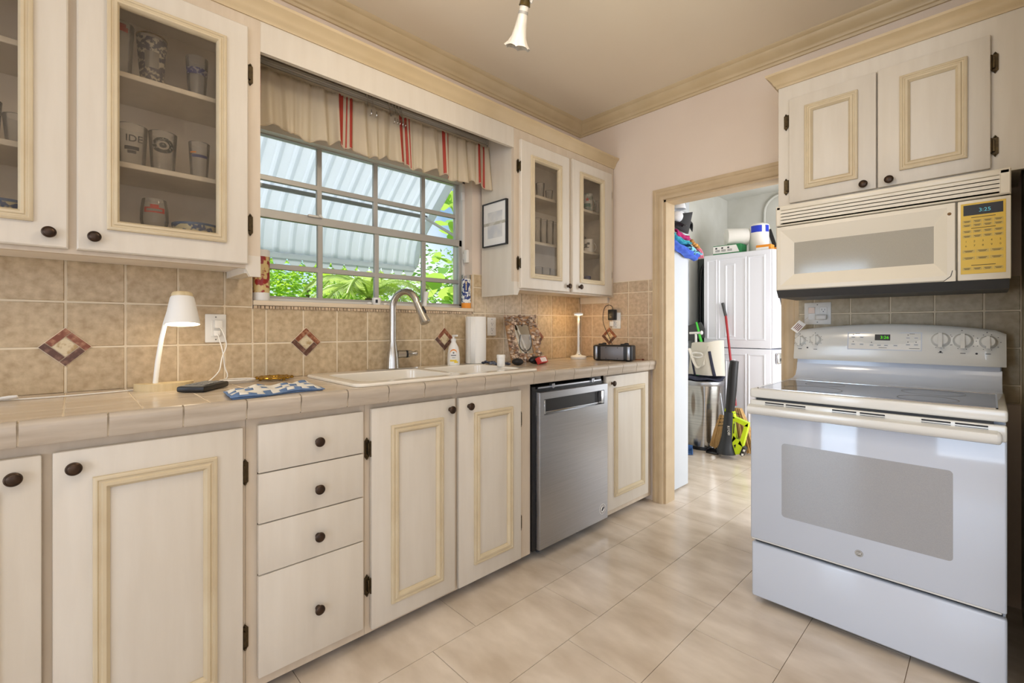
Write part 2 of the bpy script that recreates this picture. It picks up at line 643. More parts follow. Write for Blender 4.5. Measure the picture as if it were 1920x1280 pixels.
def crown_left(name, y0, y1, m):
    secs = []
    secs.append([(XW + d, y0, ZC + h) for d, h in CP])
    secs.append([(XW + d, y1 - d, ZC + h) for d, h in CP])
    return struct(MB().sweep(None, secs).build(name, m))


def crown_back(name, x0, x1, m):
    secs = [[(x0 + d, YB - d, ZC + h) for d, h in CP], [(x1, YB - d, ZC + h) for d, h in CP]]
    return struct(MB().sweep(None, secs).build(name, m))


crown_left('trim_1', -3.0, YB, M['crown'])
crown_back('trim_2', XW, 3.4, M['crown'])
# one long cornice along the tops of the upper cabinets and the board over the window
K = [(0, 0), (.006, 0), (.010, .012), (.018, .018), (.022, .030), (.034, .046), (.046, .056), (.048, .066), (0, .066)]
ZK = 2.341
secs = [[(XUF + d, -3.0, ZK + h) for d, h in K], [(XUF + d, 2.868, ZK + h) for d, h in K]]
struct(MB().sweep(None, secs).build('trim_3', M['crown']))
struct(MB().box(XUF - .02, XUF, .5165, 1.8505, 2.226, 2.399).build('trim_4', M['cab']))
struct(MB().box(XW, XUF - .0205, .5165, 1.8505, 2.385, 2.398).build('trim_5', M['cab']))

# ------------------------------------------------------------------ door casing
CS = [(0, 0), (0, .014), (.012, .018), (.020, .018), (.024, .014), (.038, .014), (.046, .020), (.058, .022), (.070, .016), (.076, .008), (.076, 0)]
F = FB(YB)
c = MB()
def casing_seg(mb, outer, inner):
    # three mitred legs: left, head, right; profile w from outer edge (0) to the opening (.076)
    W = .076
    def P(w_, d):
        x0, x1, zt = DX0 - (W - w_), DX1 + (W - w_), DZ + (W - w_)
        return [(x0, 0, d), (x0, zt, d), (x1, zt, d), (x1, 0, d)]
    loops = [P(w_, d) for w_, d in CS]
    n = len(CS)
    vs = [F(*p) for l in loops for p in l]
    fs = []
    for k in range(n):
        k2 = (k + 1) % n
        for i in range(3):
            fs.append((4 * k + i, 4 * k + i + 1, 4 * k2 + i + 1, 4 * k2 + i))
    fs.append(tuple(4 * k for k in range(n)))
    fs.append(tuple(4 * k + 3 for k in range(n)))
    mb.add(vs, fs)
casing_seg(c, 0, 0)
cas = struct(c.build('trim_6', M['casing']))
j = MB()
j.box(DX0 - .001, DX0 + .014, YB, YB + .12, 0, DZ)
j.box(DX1 - .014, DX1 + .001, YB, YB + .12, 0, DZ)
j.box(DX0, DX1, YB, YB + .12, DZ - .014, DZ + .001)
j.build('jamb', M['casing'], cas)
# folded laundry door leaf with its hinge cut-outs
dr = struct(MB().box(-1.607, -1.575, 3.0, 3.345, .012, 2.06, .003).build('door_1', M['doorwhite']))
for z in (.26, .965, 1.335):
    h = MB()
    for dz in (-.018, .018):
        h.box(-1.577, -1.571, 2.999, 3.012, z + dz - .011, z + dz + .011, .002)
    h.build('hinge', M['mgray'], dr)

# ------------------------------------------------------------------ wall tiles
def tiles(F, a0, a1, rows, org, pitch, holes=(), th=.013, gap=.0034, mb=None):
    mb = mb or MB()
    k0 = int(math.floor((a0 - org) / pitch)) - 1
    k1 = int(math.ceil((a1 - org) / pitch)) + 1
    for z0, z1 in rows:
        for k in range(k0, k1):
            p, q = max(a0, org + k * pitch), min(a1, org + (k + 1) * pitch)
            if q - p < .012:
                continue
            if any(h[0] - .004 < (p + q) / 2 < h[1] + .004 and h[2] - .004 < (z0 + z1) / 2 < h[3] + .004 for h in holes):
                continue
            fbox(F, p + gap, q - gap, z0 + gap, z1 - gap, 0, th, .0018, 1, mb)
    return mb


G0, GP = -.015, .1585
ROWS = [(.953, 1.112), (1.112, 1.270), (1.270, 1.430), (1.430, 1.512)]
FT = FL(XW)
ts = MB()
tiles(FT, -1.2, WY0, ROWS, G0, GP, mb=ts)
tiles(FT, WY0, WY1, ROWS[:2], G0, GP, mb=ts)
tiles(FT, WY1, YT, ROWS, G0, GP, mb=ts)
gr = MB()
fbox(FT, -1.2, YT, .95, 1.262, 0, .010, mb=gr)
fbox(FT, -1.2, WY0, 1.262, 1.513, 0, .010, mb=gr)
fbox(FT, WY1, YT, 1.262, 1.513, 0, .010, mb=gr)
o = gr.build('grout', M['grout'], wall_left)
ts.build('wall_tiles', M['tile'], wall_left)
FBW = FB(YB)
ts = tiles(FBW, XT, -1.598, ROWS, -2.102, .158)
o = fbox(FBW, XT, -1.598, .95, 1.513, 0, .009).build('grout', M['grout'], wall_back)
ts.build('wall_tiles', M['tilepink'], wall_back)
o = fbox(FBW, -.742, .088, .86, 1.40, 0, .009).build('grout', M['grout'], wall_back)
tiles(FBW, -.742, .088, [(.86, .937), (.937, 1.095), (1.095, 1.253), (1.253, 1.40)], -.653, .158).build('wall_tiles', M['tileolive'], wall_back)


def diamond(F, a, z, parent, r=.068, d=.015):
    o = MB()
    o.prism([(a - r, z), (a, z - r), (a + r, z), (a, z + r)], F, 0, d)
    base = o.build('tile_inset', M['grout'], parent)
    s = r * .96
    t_ = .30 * r
    def strip(c0, c1, m):
        # border strip along one side of the diamond
        (x0, y0), (x1, y1) = c0, c1
        ix, iy = -(y1 - y0), x1 - x0
        ln = math.hypot(ix, iy)
        ix, iy = ix / ln * t_, iy / ln * t_
        k = .985
        return MB().prism([(a + x0, z + y0), (a + x1 * k + x0 * (1 - k), z + y1 * k + y0 * (1 - k)), (a + x1 * k + x0 * (1 - k) + ix, z + y1 * k + y0 * (1 - k) + iy), (a + x0 + ix, z + y0 + iy)], F, d - .001, d + .003)
    q = s - t_ * .71
    # strips run round like a pinwheel
    A, B_, C, D = (-s, 0), (0, -s), (s, 0), (0, s)
    b1 = strip(A, (B_[0] - t_ * .75, B_[1] + t_ * .75), 0)
    b1.build('border', M['dia_dark'], base)
    strip(B_, (C[0] - t_ * .75, C[1] - t_ * .75), 0).build('border', M['dia_dark'], base)
    strip(C, (D[0] + t_ * .75, D[1] - t_ * .75), 0).build('border', M['dia_red'], base)
    strip(D, (A[0] + t_ * .75, A[1] + t_ * .75), 0).build('border', M['dia_red'], base)
    e = s - t_ * 1.62
    MB().prism([(a - e, z), (a, z - e), (a + e, z), (a, z + e)], F, d - .001, d + .0025).build('centre', M['dia_mid'], base)


for y in (-.015, .788, 1.570, 2.362):
    diamond(FT, y, 1.114, wall_left)
diamond(FBW, -1.944, 1.119, wall_back)

# window stool and mosaic strip
s = MB()
s.box(-2.30, -2.2015, WY0 + .002, WY1 - .002, 1.278, 1.300, .004, 2)
s.build('sill_tile', mat('sill_tile', (218, 200, 172), .4), wall_left)
mo = MB()
y = WY0 + .004
while y < WY1 - .02:
    wd = random.choice((.012, .016, .019))
    mo.box(XW + .002, XT + .0035, y, y + wd - .003, 1.2635, 1.2765, .001)
    y += wd
mo.build('mosaic_strip', M['mosaic'], wall_left)
MB().box(-2.295, -2.225, WY1 - .008, WY1 + .0, 1.30, 1.508).build('reveal_tile', M['tile'], wall_left)
# ------------------------------------------------------------------ kitchen window (aluminium, two sashes of eight lights)
XO, XI = -2.385, -2.297
w = MB()
w.box(XO, XI, WY0, WY0 + .022, 1.30, WZ1)
w.box(XO, XI, WY1 - .018, WY1, 1.30, WZ1)
w.box(XO, XI, WY0, WY1, WZ1 - .045, WZ1)
w.box(XO, XI, WY0, WY1, 1.298, 1.316)
win = struct(w.build('window_1', M['alul']))
ya, yb = WY0 + .022, WY1 - .018


def sash(name, xc, z0, z1, cols, zm, bot, top, m):
    s = MB()
    s.box(xc - .014, xc + .014, ya, ya + .022, z0, z1, .002)
    s.box(xc - .014, xc + .014, yb - .022, yb, z0, z1, .002)
    s.box(xc - .014, xc + .014, ya, yb, z0, z0 + bot, .002)
    s.box(xc - .014, xc + .014, ya, yb, z1 - top, z1, .002)
    for y in cols:
        s.box(xc - .010, xc + .010, y - .0125, y + .0125, z0, z1, .002)
    s.box(xc - .0095, xc + .0095, ya, yb, zm - .0125, zm + .0125, .002)
    o = s.build(name, m, win)
    MB().box(xc - .002, xc + .002, ya + .01, yb - .01, z0 + .01, z1 - .01).build('pane', M['pane'], o)
    return o


sash('lower_sash', -2.318, 1.312, 1.728, (.893, 1.197, 1.497), 1.466, .016, .040, M['alu'])
sash('upper_sash', -2.352, 1.70, 2.100, (.902, 1.208, 1.515), 1.882, .03, .02, M['alu'])
l = MB()
l.box(-2.304, -2.292, .83, .90, 1.722, 1.732, .002)
l.box(-2.306, -2.286, .878, .892, 1.724, 1.74, .003)
l.build('sash_latch', M['alul'], win)
l = MB()
l.box(-2.306, -2.290, 1.765, 1.785, 1.98, 2.03, .003)
l.build('sash_catch', M['white'], win)
# alarm contact on the right reveal
s = thing('window_sensor', 'small white two-piece contact sensor fixed beside the window frame', 'sensor', (-2.27, 1.785, 1.60))
MB().box(-2.283, -2.250, 1.768, 1.7895, 1.585, 1.665, .004, 2).build('sensor_body', M['white'], s)
MB().box(-2.303, -2.287, 1.772, 1.7895, 1.605, 1.645, .003, 2).build('magnet', M['white'], s)

# curtain rail, S hooks and valance
rl = thing('curtain_rail', 'flat grey curtain rail on a beige batten above the window', 'rail', (-2.16, 1.18, 2.30))
r_ = MB()
r_.box(-2.160, -2.142, .52, 1.846, 2.304, 2.332, .004, 2)
r_.box(-2.146, -2.139, .52, 1.846, 2.315, 2.321, .002)
r_.build('rail', M['rod'], rl)
MB().box(-2.222, -2.146, .52, 1.848, 2.268, 2.304, .003).build('batten', M['batten'], rl)
cp = MB().box(-2.163, -2.136, 1.838, 1.850, 2.300, 2.336, .004, 2)
cp.build('end_cap', M['rod'], rl)


def hook(y, label, tilt=0):
    x = -2.137
    pts = []
    for i in range(9):
        a = PI * i / 8
        pts.append((x + .0 + .011 * math.cos(a) - .011, y, 2.326 + .011 * math.sin(a)))
    pts = pts[::-1]
    pts.append((x + .0015, y + tilt * .4, 2.276))
    for i in range(10):
        a = PI * i / 9
        pts.append((x + .013 - .012 * math.cos(a), y + tilt, 2.241 - .012 * math.sin(a)))
    pts.append((x + .025, y + tilt, 2.254))
    o = MB().tube(pts, .0022, 7).build('s_hook', M['chrome'], loc=(x, y, 2.326))
    return tag(o, label, 'hook', 'metal S hooks on the curtain rail')


hk = [(1.055, 'metal S hook on the curtain rail, leftmost of the pair hanging apart'), (1.085, 'metal S hook on the curtain rail, right one of the pair hanging apart'),
      (1.175, 'metal S hook on the rail, leftmost of the bunch beside the second red stripe'), (1.196, 'metal S hook second from left in the bunch of five on the rail'),
      (1.212, 'metal S hook in the middle of the bunch of five on the rail'), (1.230, 'metal S hook fourth from left in the bunch of five on the rail'),
      (1.248, 'metal S hook at the right end of the bunch of five on the rail')]
for i, (y, lb) in enumerate(hk):
    hook(y, lb, (.012, .010, .02, .016, .014, .012, .010)[i])

val = thing('valance_curtain', 'gathered cream linen valance with red stripes over the kitchen window', 'curtain', (-2.13, 1.18, 2.03))
Y0v, Y1v = .545, 1.842
stripes = [(.560, .575), (.905, .93), (.945, .952), (.962, .978), (1.225, 1.247), (1.258, 1.272), (1.282, 1.288), (1.495, 1.515), (1.53, 1.54), (1.757, 1.772), (1.802, 1.81)]
ph = [random.uniform(0, 6.28) for _ in range(6)]


def vpoint(y, v):
    # v 0 at the header, 1 at the hem; folds deepen and drift downwards
    h = (y - Y0v) / (Y1v - Y0v)
    fold = .010 * math.sin(y * 92 + ph[0] + 1.4 * math.sin(y * 9 + ph[1])) + .007 * math.sin(y * 61 + ph[2]) + .003 * math.sin(y * 190)
    amp = .35 + .9 * v if v > .08 else .5
    x = -2.128 + fold * amp + .014 * v
    z = 2.276 - v * (.248 + .012 * math.sin(y * 23 + ph[3]) + .008 * math.sin(y * 71 + ph[4]))
    if v < .04:
        z += .006 * abs(math.sin(y * 160))
    yy = y + .010 * v * math.sin(y * 31 + ph[5])
    return (x, yy, z)


NU, NV = 420, 16
cl, rd = MB(), MB()
ids = {}
for j in range(NV + 1):
    for i in range(NU + 1):
        ids[(i, j)] = vpoint(Y0v + (Y1v - Y0v) * i / NU, j / NV)
def strip_run(mb, i0, i1):
    vs = [ids[(i, j)] for i in range(i0, i1 + 1) for j in range(NV + 1)]
    mb.add(vs, [(i * (NV + 1) + j, i * (NV + 1) + j + 1, (i + 1) * (NV + 1) + j + 1, (i + 1) * (NV + 1) + j) for i in range(i1 - i0) for j in range(NV)])
    return mb


isred = [any(a <= Y0v + (Y1v - Y0v) * (i + .5) / NU <= b for a, b in stripes) for i in range(NU)]
strip_run(cl, 0, NU).build('cloth', M['cloth'], val, solid=.0016, angle=80)
i = 0
while i < NU:
    if isred[i]:
        j = i
        while j < NU and isred[j]:
            j += 1
        strip_run(MB(lambda x, y, z: (x + .0004, y, z)), i, j).build('red_stripe', M['redcloth'], val, solid=.0024, angle=80)
        i = j
    else:
        i += 1
hm = MB()
pts = [Vector(vpoint(Y0v + (Y1v - Y0v) * i / 260, .985)) for i in range(261)]
hm.tube([(p.x + .001, p.y, p.z) for p in pts], .0028, 6)
hm.build('hem', M['cloth'], val)

# ------------------------------------------------------------------ cabinet makers
MOULD = [(0, 0), (0, .010), (.004, .013), (.009, .013), (.011, .010), (.015, .010), (.019, .014), (.026, .014), (.030, .009), (.034, .004), (.034, 0)]
MOULDG = [(0, 0), (0, .009), (.004, .012), (.009, .012), (.011, .009), (.015, .009), (.018, .012), (.024, .012), (.030, .004), (.030, -.012), (.026, -.012), (.022, 0)]


def knob(F, a, z, d, parent, r=.0165):
    p = Vector(F(a, z, d))
    n = (Vector(F(a, z, d + 1)) - p).normalized()
    Mx = n.to_track_quat('Z', 'Y').to_matrix()
    prof = [(.0, 0), (.009, 0), (.008, .003), (.005, .006), (.005, .012), (.008, .014), (r * .92, .017), (r, .020), (r * .97, .0235), (r * .78, .026), (r * .74, .0252), (r * .55, .0268), (0, .0285)]
    return MB().lathe(prof, p, Mx, 24).build('knob', M['knob'], parent)


def hinge(F, a, z, d, parent, side):
    """decorative wrap hinge: a finial leaf on the face frame (side -1: frame leaf lies at lower a) and the knuckle against the door."""
    m = MB()
    h = .030
    o = [(0, h + .012), (.005, h + .004), (.009, h), (.009, -h), (.005, -h - .004), (0, -h - .012), (-.005, -h - .004), (-.009, -h), (-.009, h), (-.005, h + .004)]
    m.prism([(a + x, z + y) for x, y in o], F, d, d + .003)
    for zz in (h + .005, -h - .005):
        m.ball(F(a, z + zz, d + .004), .0042, nu=8, nv=6)
    k = a - side * .011
    m.cyl(F(k, z - .024, d + .012), F(k, z + .024, d + .012), .0042, n=10)
    fbox(F, min(k, a), max(k, a), z - .022, z + .022, d + .002, d + .012, .001, 1, m)
    for zz in (.026, -.026):
        m.ball(F(k, z + zz, d + .012), .0045, nu=8, nv=6)
    return m.build('hinge', M['hinge'], parent)


def flat_door(F, a0, a1, z0, z1, d, parent, mold=None, kn=None, hg=(), name='door', th=.019):
    o = fbox(F, a0, a1, z0, z1, d - th, d, .004, 2).build(name, M['cab'], parent)
    if mold:
        MB().ring(mold[0], mold[1], mold[2], mold[3], MOULD, lambda a, b, e: F(a, b, d + e)).build('moulding', M['mould'], o)
    if kn:
        knob(F, kn[0], kn[1], d, o)
    for a, z, s in hg:
        hinge(F, a, z, d - th, o, s)
    return o


def glass_door(F, a0, a1, z0, z1, d, parent, pane, kn=None, hg=(), th=.019):
    prof = [(0, d - th), (.0, d - .003), (.003, d)]
    # stiles and rails as one mitred ring with the opening of the pane
    w = MB()
    g = pane
    vs, fs = [], []
    outer0 = [(a0, z0), (a1, z0), (a1, z1), (a0, z1)]
    def loop(x0, x1, y0, y1, e):
        return [F(x0, y0, e), F(x1, y0, e), F(x1, y1, e), F(x0, y1, e)]
    loops = [loop(a0, a1, z0, z1, d - th), loop(a0, a1, z0, z1, d - .004), loop(a0 + .004, a1 - .004, z0 + .004, z1 - .004, d), loop(g[0], g[1], g[2], g[3], d), loop(g[0], g[1], g[2], g[3], d - th)]
    for l in loops:
        vs += l
    for k in range(5):
        k2 = (k + 1) % 5
        for i in range(4):
            j = (i + 1) % 4
            fs.append((4 * k + i, 4 * k + j, 4 * k2 + j, 4 * k2 + i))
    w.add(vs, fs)
    o = w.build('door', M['cab'], parent)
    MB().ring(g[0] - .027, g[1] + .027, g[2] - .027, g[3] + .027, MOULDG, lambda a, b, e: F(a, b, d + e)).build('moulding', M['mould'], o)
    fbox(F, g[0] - .006, g[1] + .006, g[2] - .006, g[3] + .006, d - .012, d - .009).build('pane', M['cabglass'], o)
    if kn:
        knob(F, kn[0], kn[1], d, o)
    for a, z, s in hg:
        hinge(F, a, z, d - th, o, s)
    return o


def bracket(mb, a0, a1, F, out=1):
    # end stile drops below the bottom rail with a small notched slope
    s = [(a0, 1.372), (a1, 1.372), (a1, 1.42), (a0, 1.42)]
    mb.prism(s, F, -.02, 0)


# ------------------------------------------------------------------ upper cabinets
UF = FL(XUF)
UD = FL(0)


def upper(name_label, loc, y0, y1, st, shelf_z, doors, ends):
    c = thing('wall_cabinet', name_label, 'cabinet', loc)
    b = MB()
    b.box(XT + .001, XUF - .02, y0, y0 + .018, 1.412, 2.385)
    b.box(XT + .001, XUF - .02, y1 - .018, y1, 1.412, 2.385)
    b.box(XT + .001, XT + .012, y0, y1, 1.515, 2.385)
    b.box(XT + .001, XUF - .02, y0, y1, 1.412, 1.43)
    b.box(XT + .001, XUF - .02, y0, y1, 2.30, 2.384)
    b.build('carcass', M['cabin'], c)
    f = MB()
    fbox(UF, y0, y1, 2.27, 2.40, -.02, 0, mb=f)
    fbox(UF, y0, y1, 1.402, 1.44, -.02, 0, mb=f)
    for a0, a1 in st:
        fbox(UF, a0, a1, 1.4022, 2.3995, -.0197, .0006, mb=f)
    f.build('face_frame', M['frame'], c)
    e = MB()
    for kind, y in ends:
        if kind == 'R':      # right-hand end panel
            e.box(XT + .0015, XUF - .0203, y - .019, y + .0008, 1.3845, 2.384)
            e.prism([(y - .05, 1.402), (y - .035, 1.372), (y + .0008, 1.372), (y + .0008, 1.45), (y - .05, 1.45)], UF, -.0201, .0010)
            e.box(XT + .0015, XUF - .0203, y - .05, y - .0195, 1.385, 1.4115)
        else:
            e.box(XT + .0015, XUF - .0203, y - .0008, y + .019, 1.372, 2.384)
            e.prism([(y - .0008, 1.372), (y + .030, 1.372), (y + .045, 1.402), (y + .045, 1.45), (y - .0008, 1.45)], UF, -.0201, .0010)
    e.build('end_panel', M['cab'], c)
    for z in shelf_z:
        MB().box(XT + .013, -1.95, y0 + .019, y1 - .019, z - .018, z, .002).build('shelf', M['cab'], c)
    return c


U1 = upper('cream wall cabinet with glass doors left of the window', (-2.06, -.1, 1.40), -.56, .516, [(-.56, -.50), (-.02, .025), (.462, .516)], (2.013, 1.720), None, [('R', .516)])
glass_door(UD, -.490, -.007, 1.415, 2.292, XUD, U1, (-.375, -.106, 1.511, 2.193), (-.047, 1.456), [(-.505, 2.124, -1), (-.505, 1.564, -1)])
glass_door(UD, .011, .471, 1.415, 2.292, XUD, U1, (.106, .373, 1.511, 2.193), (.050, 1.456), [(.481, 2.124, 1), (.481, 1.564, 1)])
U2 = upper('cream wall cabinet with glass doors between window and doorway', (-2.06, 2.36, 1.40), 1.851, 2.866, [(1.851, 1.90), (2.33, 2.375), (2.815, 2.866)], (2.005, 1.716), None, [('L', 1.851)])
MB().box(XT + .001, -1.95, 2.842, 2.8595, 1.362, 1.411, .002).build('cleat', M['cab'], U2)
glass_door(UD, 1.893, 2.337, 1.412, 2.283, XUD, U2, (1.999, 2.227, 1.503, 2.180), (2.316, 1.449), [(1.881, 2.125, -1), (1.881, 1.558, -1)])
glass_door(UD, 2.369, 2.820, 1.412, 2.290, XUD, U2, (2.471, 2.690, 1.506, 2.192), (2.436, 1.451), [(2.832, 2.14, 1), (2.832, 1.56, 1)])

# cabinet over the microwave
YC = 2.555
CF, CD = FB(YC), FB(0)
c3 = thing('range_cabinet', 'cream two-door cabinet hanging above the microwave', 'cabinet', (-.33, 2.7, 1.77))
b = MB()
b.box(-.735, .078, YC + .02, YB - .001, 1.772, 2.43)
b.build('carcass', M['cab'], c3)
f = MB()
fbox(CF, -.737, .087, 1.772, 2.43, -.02, 0, .001, 1, f)
f.build('face_frame', M['cab'], c3)
CDm = lambda a, b, d: (a, -d, b)
# door face plane is at y = 2.537; depth measured towards the room
DD = FB(2.537)
flat_door(DD, -.686, -.3475, 1.790, 2.300, 0, c3, (-.618, -.412, 1.846, 2.243), (-.390, 1.814), [(-.702, 2.195, -1), (-.702, 1.876, -1)], th=.017)
flat_door(DD, -.3425, -.001, 1.790, 2.303, 0, c3, (-.268, -.064, 1.846, 2.243), (-.302, 1.814), [(.011, 2.195, 1), (.011, 1.876, 1)], th=.017)
zc = 2.373
secs = [[(-.737 - d, YB - .001, zc + h) for d, h in K], [(-.737 - d, YC - d, zc + h) for d, h in K], [(.087, YC - d, zc + h) for d, h in K]]
MB().sweep(None, secs).build('cornice', M['crown'], c3)

# ------------------------------------------------------------------ base cabinets
BF, BD = FL(XBF), FL(0)


def base(label, y0, y1, stiles, top_rail=.876, open_top=False):
    c = thing('base_cabinet', label, 'cabinet', (-1.9, (y0 + y1) / 2, 0))
    b = MB()
    b.box(XT + .001, XBF - .02, y0 + .001, y0 + .019, .045, .895)
    b.box(XT + .001, XBF - .02, y1 - .019, y1 - .001, .045, .895)
    b.box(XT + .001, XBF - .02, y0 + .001, y1 - .001, .045, .063)
    b.build('carcass', M['cabin'], c)
    MB().box(-1.70, -1.685, y0 + .001, y1 - .001, 0, .046).build('toe_kick', M['toe'], c)
    f = MB()
    fbox(BF, y0 + .0005, y1 - .0005, .862, .898, -.02, 0, mb=f)
    fbox(BF, y0 + .0005, y1 - .0005, .040, .085, -.02, 0, mb=f)
    for a0, a1 in stiles:
        fbox(BF, a0, a1, .0402, .8975, -.0197, .0006, mb=f)
    f.build('face_frame', M['frame'], c)
    return c


B1 = base('cream base cabinet with panelled doors at the left end of the worktop', -.60, .392, [(-.5995, -.55), (-.07, -.02), (.36, .3915)])
flat_door(BD, -.55, -.052, .065, .872, XBD, B1, (-.48, -.125, .135, .80), (-.098, .828), [])
flat_door(BD, -.034, .381, .065, .873, XBD, B1, (.039, .311, .13, .799), (.004, .831), [(.390, .730, 1), (.390, .216, 1)])
B2 = base('cream drawer base with four drawers between panelled cabinets', .392, .785, [(.3925, .425), (.765, .7845)])
for i, (z0, z1, kz) in enumerate(((.722, .874, .794), (.562, .719, .633), (.401, .559, .472), (.077, .398, .226))):
    o = fbox(BD, .423, .772, z0, z1, XBD - .019, XBD, .004, 2).build('drawer', M['cab'], B2)
    knob(BD, .607, kz, XBD, o)
B3 = base('cream sink base with two panelled doors left of the dishwasher', .785, 1.672, [(.7855, .81), (1.18, 1.215), (1.585, 1.6715)])
flat_door(BD, .804, 1.188, .058, .879, XBD, B3, (.882, 1.122, .125, .806), (1.160, .834), [(.793, .730, -1), (.793, .221, -1)])
flat_door(BD, 1.208, 1.588, .052, .877, XBD, B3, (1.290, 1.525, .128, .804), (1.261, .836), [(1.599, .73, 1), (1.599, .22, 1)])
B4 = base('cream base cabinet with one narrow panelled door right of the dishwasher', 2.306, 2.862, [(2.3065, 2.33), (2.79, 2.8615)])
flat_door(BD, 2.307, 2.793, .076, .889, XBD, B4, (2.386, 2.734, .150, .814), (2.362, .844), [])

# ------------------------------------------------------------------ worktop
ct = thing('worktop', 'tiled worktop with bullnose edge tiles running along the window wall', 'worktop', (-1.9, 1.1, .90))
SX0, SX1, SY0, SY1 = -2.112, -1.648, .83, 1.715      # sink cut-out
b = MB()
for x0, x1, y0, y1 in ((XT, -1.60, -.62, SY0), (XT, -1.60, SY1, 2.862), (XT, SX0, SY0, SY1), (SX1, -1.60, SY0, SY1)):
    b.box(x0 + .0005, x1, y0, y1, .899, ZT - .0012)
b.build('bed', M['cgrout'], ct)
t = MB()
gy = lambda k: G0 + k * GP
for k in range(-4, 19):
    for i in range(4):
        xa = -1.612 - .1585 * (i + 1)
        xb = xa + .1585
        xa = max(xa, XT + .001)
        p, q = max(gy(k), -.62), min(gy(k + 1), 2.862)
        if xb - xa < .01 or q - p < .01:
            continue
        if p >= SY0 - .06 and q <= SY1 + .06 and xb > SX0 and xa < SX1 and True:
            # keep only the rim tiles outside the cut-out
            for (u0, u1) in ((xa, min(xb, SX0)), (max(xa, SX1), xb)):
                if u1 - u0 > .01:
                    t.box(u0 + .002, u1 - .002, p + .002, q - .002, ZT - .005, ZT, .001)
            continue
        t.box(xa + .002, xb - .002, p + .002, q - .002, ZT - .005, ZT, .001)
t.build('top_tiles', M['ctop'], ct)
e = MB()
EP = [(-1.610, .950), (-1.610, ZT), (-1.596, ZT + .003), (-1.582, ZT + .004), (-1.572, ZT + .001), (-1.567, ZT - .007), (-1.567, ZT - .020), (-1.571, ZT - .028), (-1.573, ZT - .040), (-1.573, .906), (-1.576, .900), (-1.600, .900), (-1.600, .950)]
k0 = -4
y = -.091 - .1590 * 4
while y < 2.86:
    p, q = y + .002, min(y + .1590 - .002, 2.862)
    if q - p > .015:
        e.prism(EP, lambda a, b_, d: (a, d, b_), p, q)
    y += .1590
e.build('edge_tiles', M['cedge'], ct, angle=50)
g = MB().box(-1.600, -1.5765, -.62, 2.862, .903, ZT - .0015)
g.build('edge_grout', M['cgrout'], ct)
# ------------------------------------------------------------------ sink and tap
sk = thing('kitchen_sink', 'cream enamel double-bowl drop-in sink below the window', 'sink', (-1.88, 1.29, .95))
X0, X1, Y0, Y1 = -2.165, -1.628, .765, 1.770
def rr(x0, x1, y0, y1, r, n=6):
    pts = []
    for cx, cy, a0 in ((x1 - r, y1 - r, 0), (x0 + r, y1 - r, 90), (x0 + r, y0 + r, 180), (x1 - r, y0 + r, 270)):
        for i in range(n + 1):
            a = R(a0 + 90 * i / n)
            pts.append((cx + r * math.cos(a), cy + r * math.sin(a)))
    return pts
def loops_mesh(mb, loops, cap_last=True, cap_first=False):
    n = len(loops[0])
    vs = [p for l in loops for p in l]
    fs = []
    for k in range(len(loops) - 1):
        for i in range(n):
            j = (i + 1) % n
            fs.append((k * n + i, k * n + j, (k + 1) * n + j, (k + 1) * n + i))
    if cap_last:
        fs.append(tuple((len(loops) - 1) * n + i for i in range(n)))
    if cap_first:
        fs.append(tuple(range(n)))
    mb.add(vs, fs)
def L3(pts, z):
    return [(x, y, z) for x, y in pts]
bm = bmesh.new()
# rim plate with two bowl openings, made from a curve-like ring of quads
rim = MB()
zr = ZT + .013
ym = 1.285
bowls = ((-2.055, -1.685, .815, ym - .02), (-2.055, -1.685, ym + .02, 1.696))
def patch(x0, x1, y0, y1):
    rim.box(x0, x1, y0, y1, ZT + .001, zr)
outer = [L3(rr(X0, X1, Y0, Y1, .045), ZT + .001), L3(rr(X0, X1, Y0, Y1, .045), ZT + .007), L3(rr(X0 + .004, X1 - .004, Y0 + .004, Y1 - .004, .042), zr - .001), L3(rr(X0 + .012, X1 - .012, Y0 + .012, Y1 - .012, .036), zr)]
loops_mesh(rim, outer, cap_last=False)
# deck between the rounded outer rim and the bowls
n = len(outer[-1])
for bx0, bx1, by0, by1 in bowls:
    half = [p for p in rr(X0 + .012, X1 - .012, Y0 + .012, Y1 - .012, .036)]
    lo, hi = (Y0, ym) if by0 < ym - .1 else (ym, Y1)
    q = []
    hp = [(x, min(max(y, lo), hi)) for x, y in half]
    inner = rr(bx0, bx1, by0, by1, .05)
    loops_mesh(rim, [L3(hp, zr), L3(inner, zr)], cap_last=False)
    loops_mesh(rim, [L3(inner, zr), L3(rr(bx0 + .005, bx1 - .005, by0 + .005, by1 - .005, .048), zr - .006), L3(rr(bx0 + .016, bx1 - .016, by0 + .016, by1 - .016, .05), ZT - .13), L3(rr(bx0 + .05, bx1 - .05, by0 + .05, by1 - .05, .05), ZT - .165)])
rim.build('basin', M['sink'], sk, angle=30)
for y in (1.03, 1.525):
    MB().lathe([(0, 0), (.042, 0), (.045, .003), (.03, .006), (0, .004)], (-1.87, y, ZT - .167), None, 24).build('drain', M['nickel'], sk)

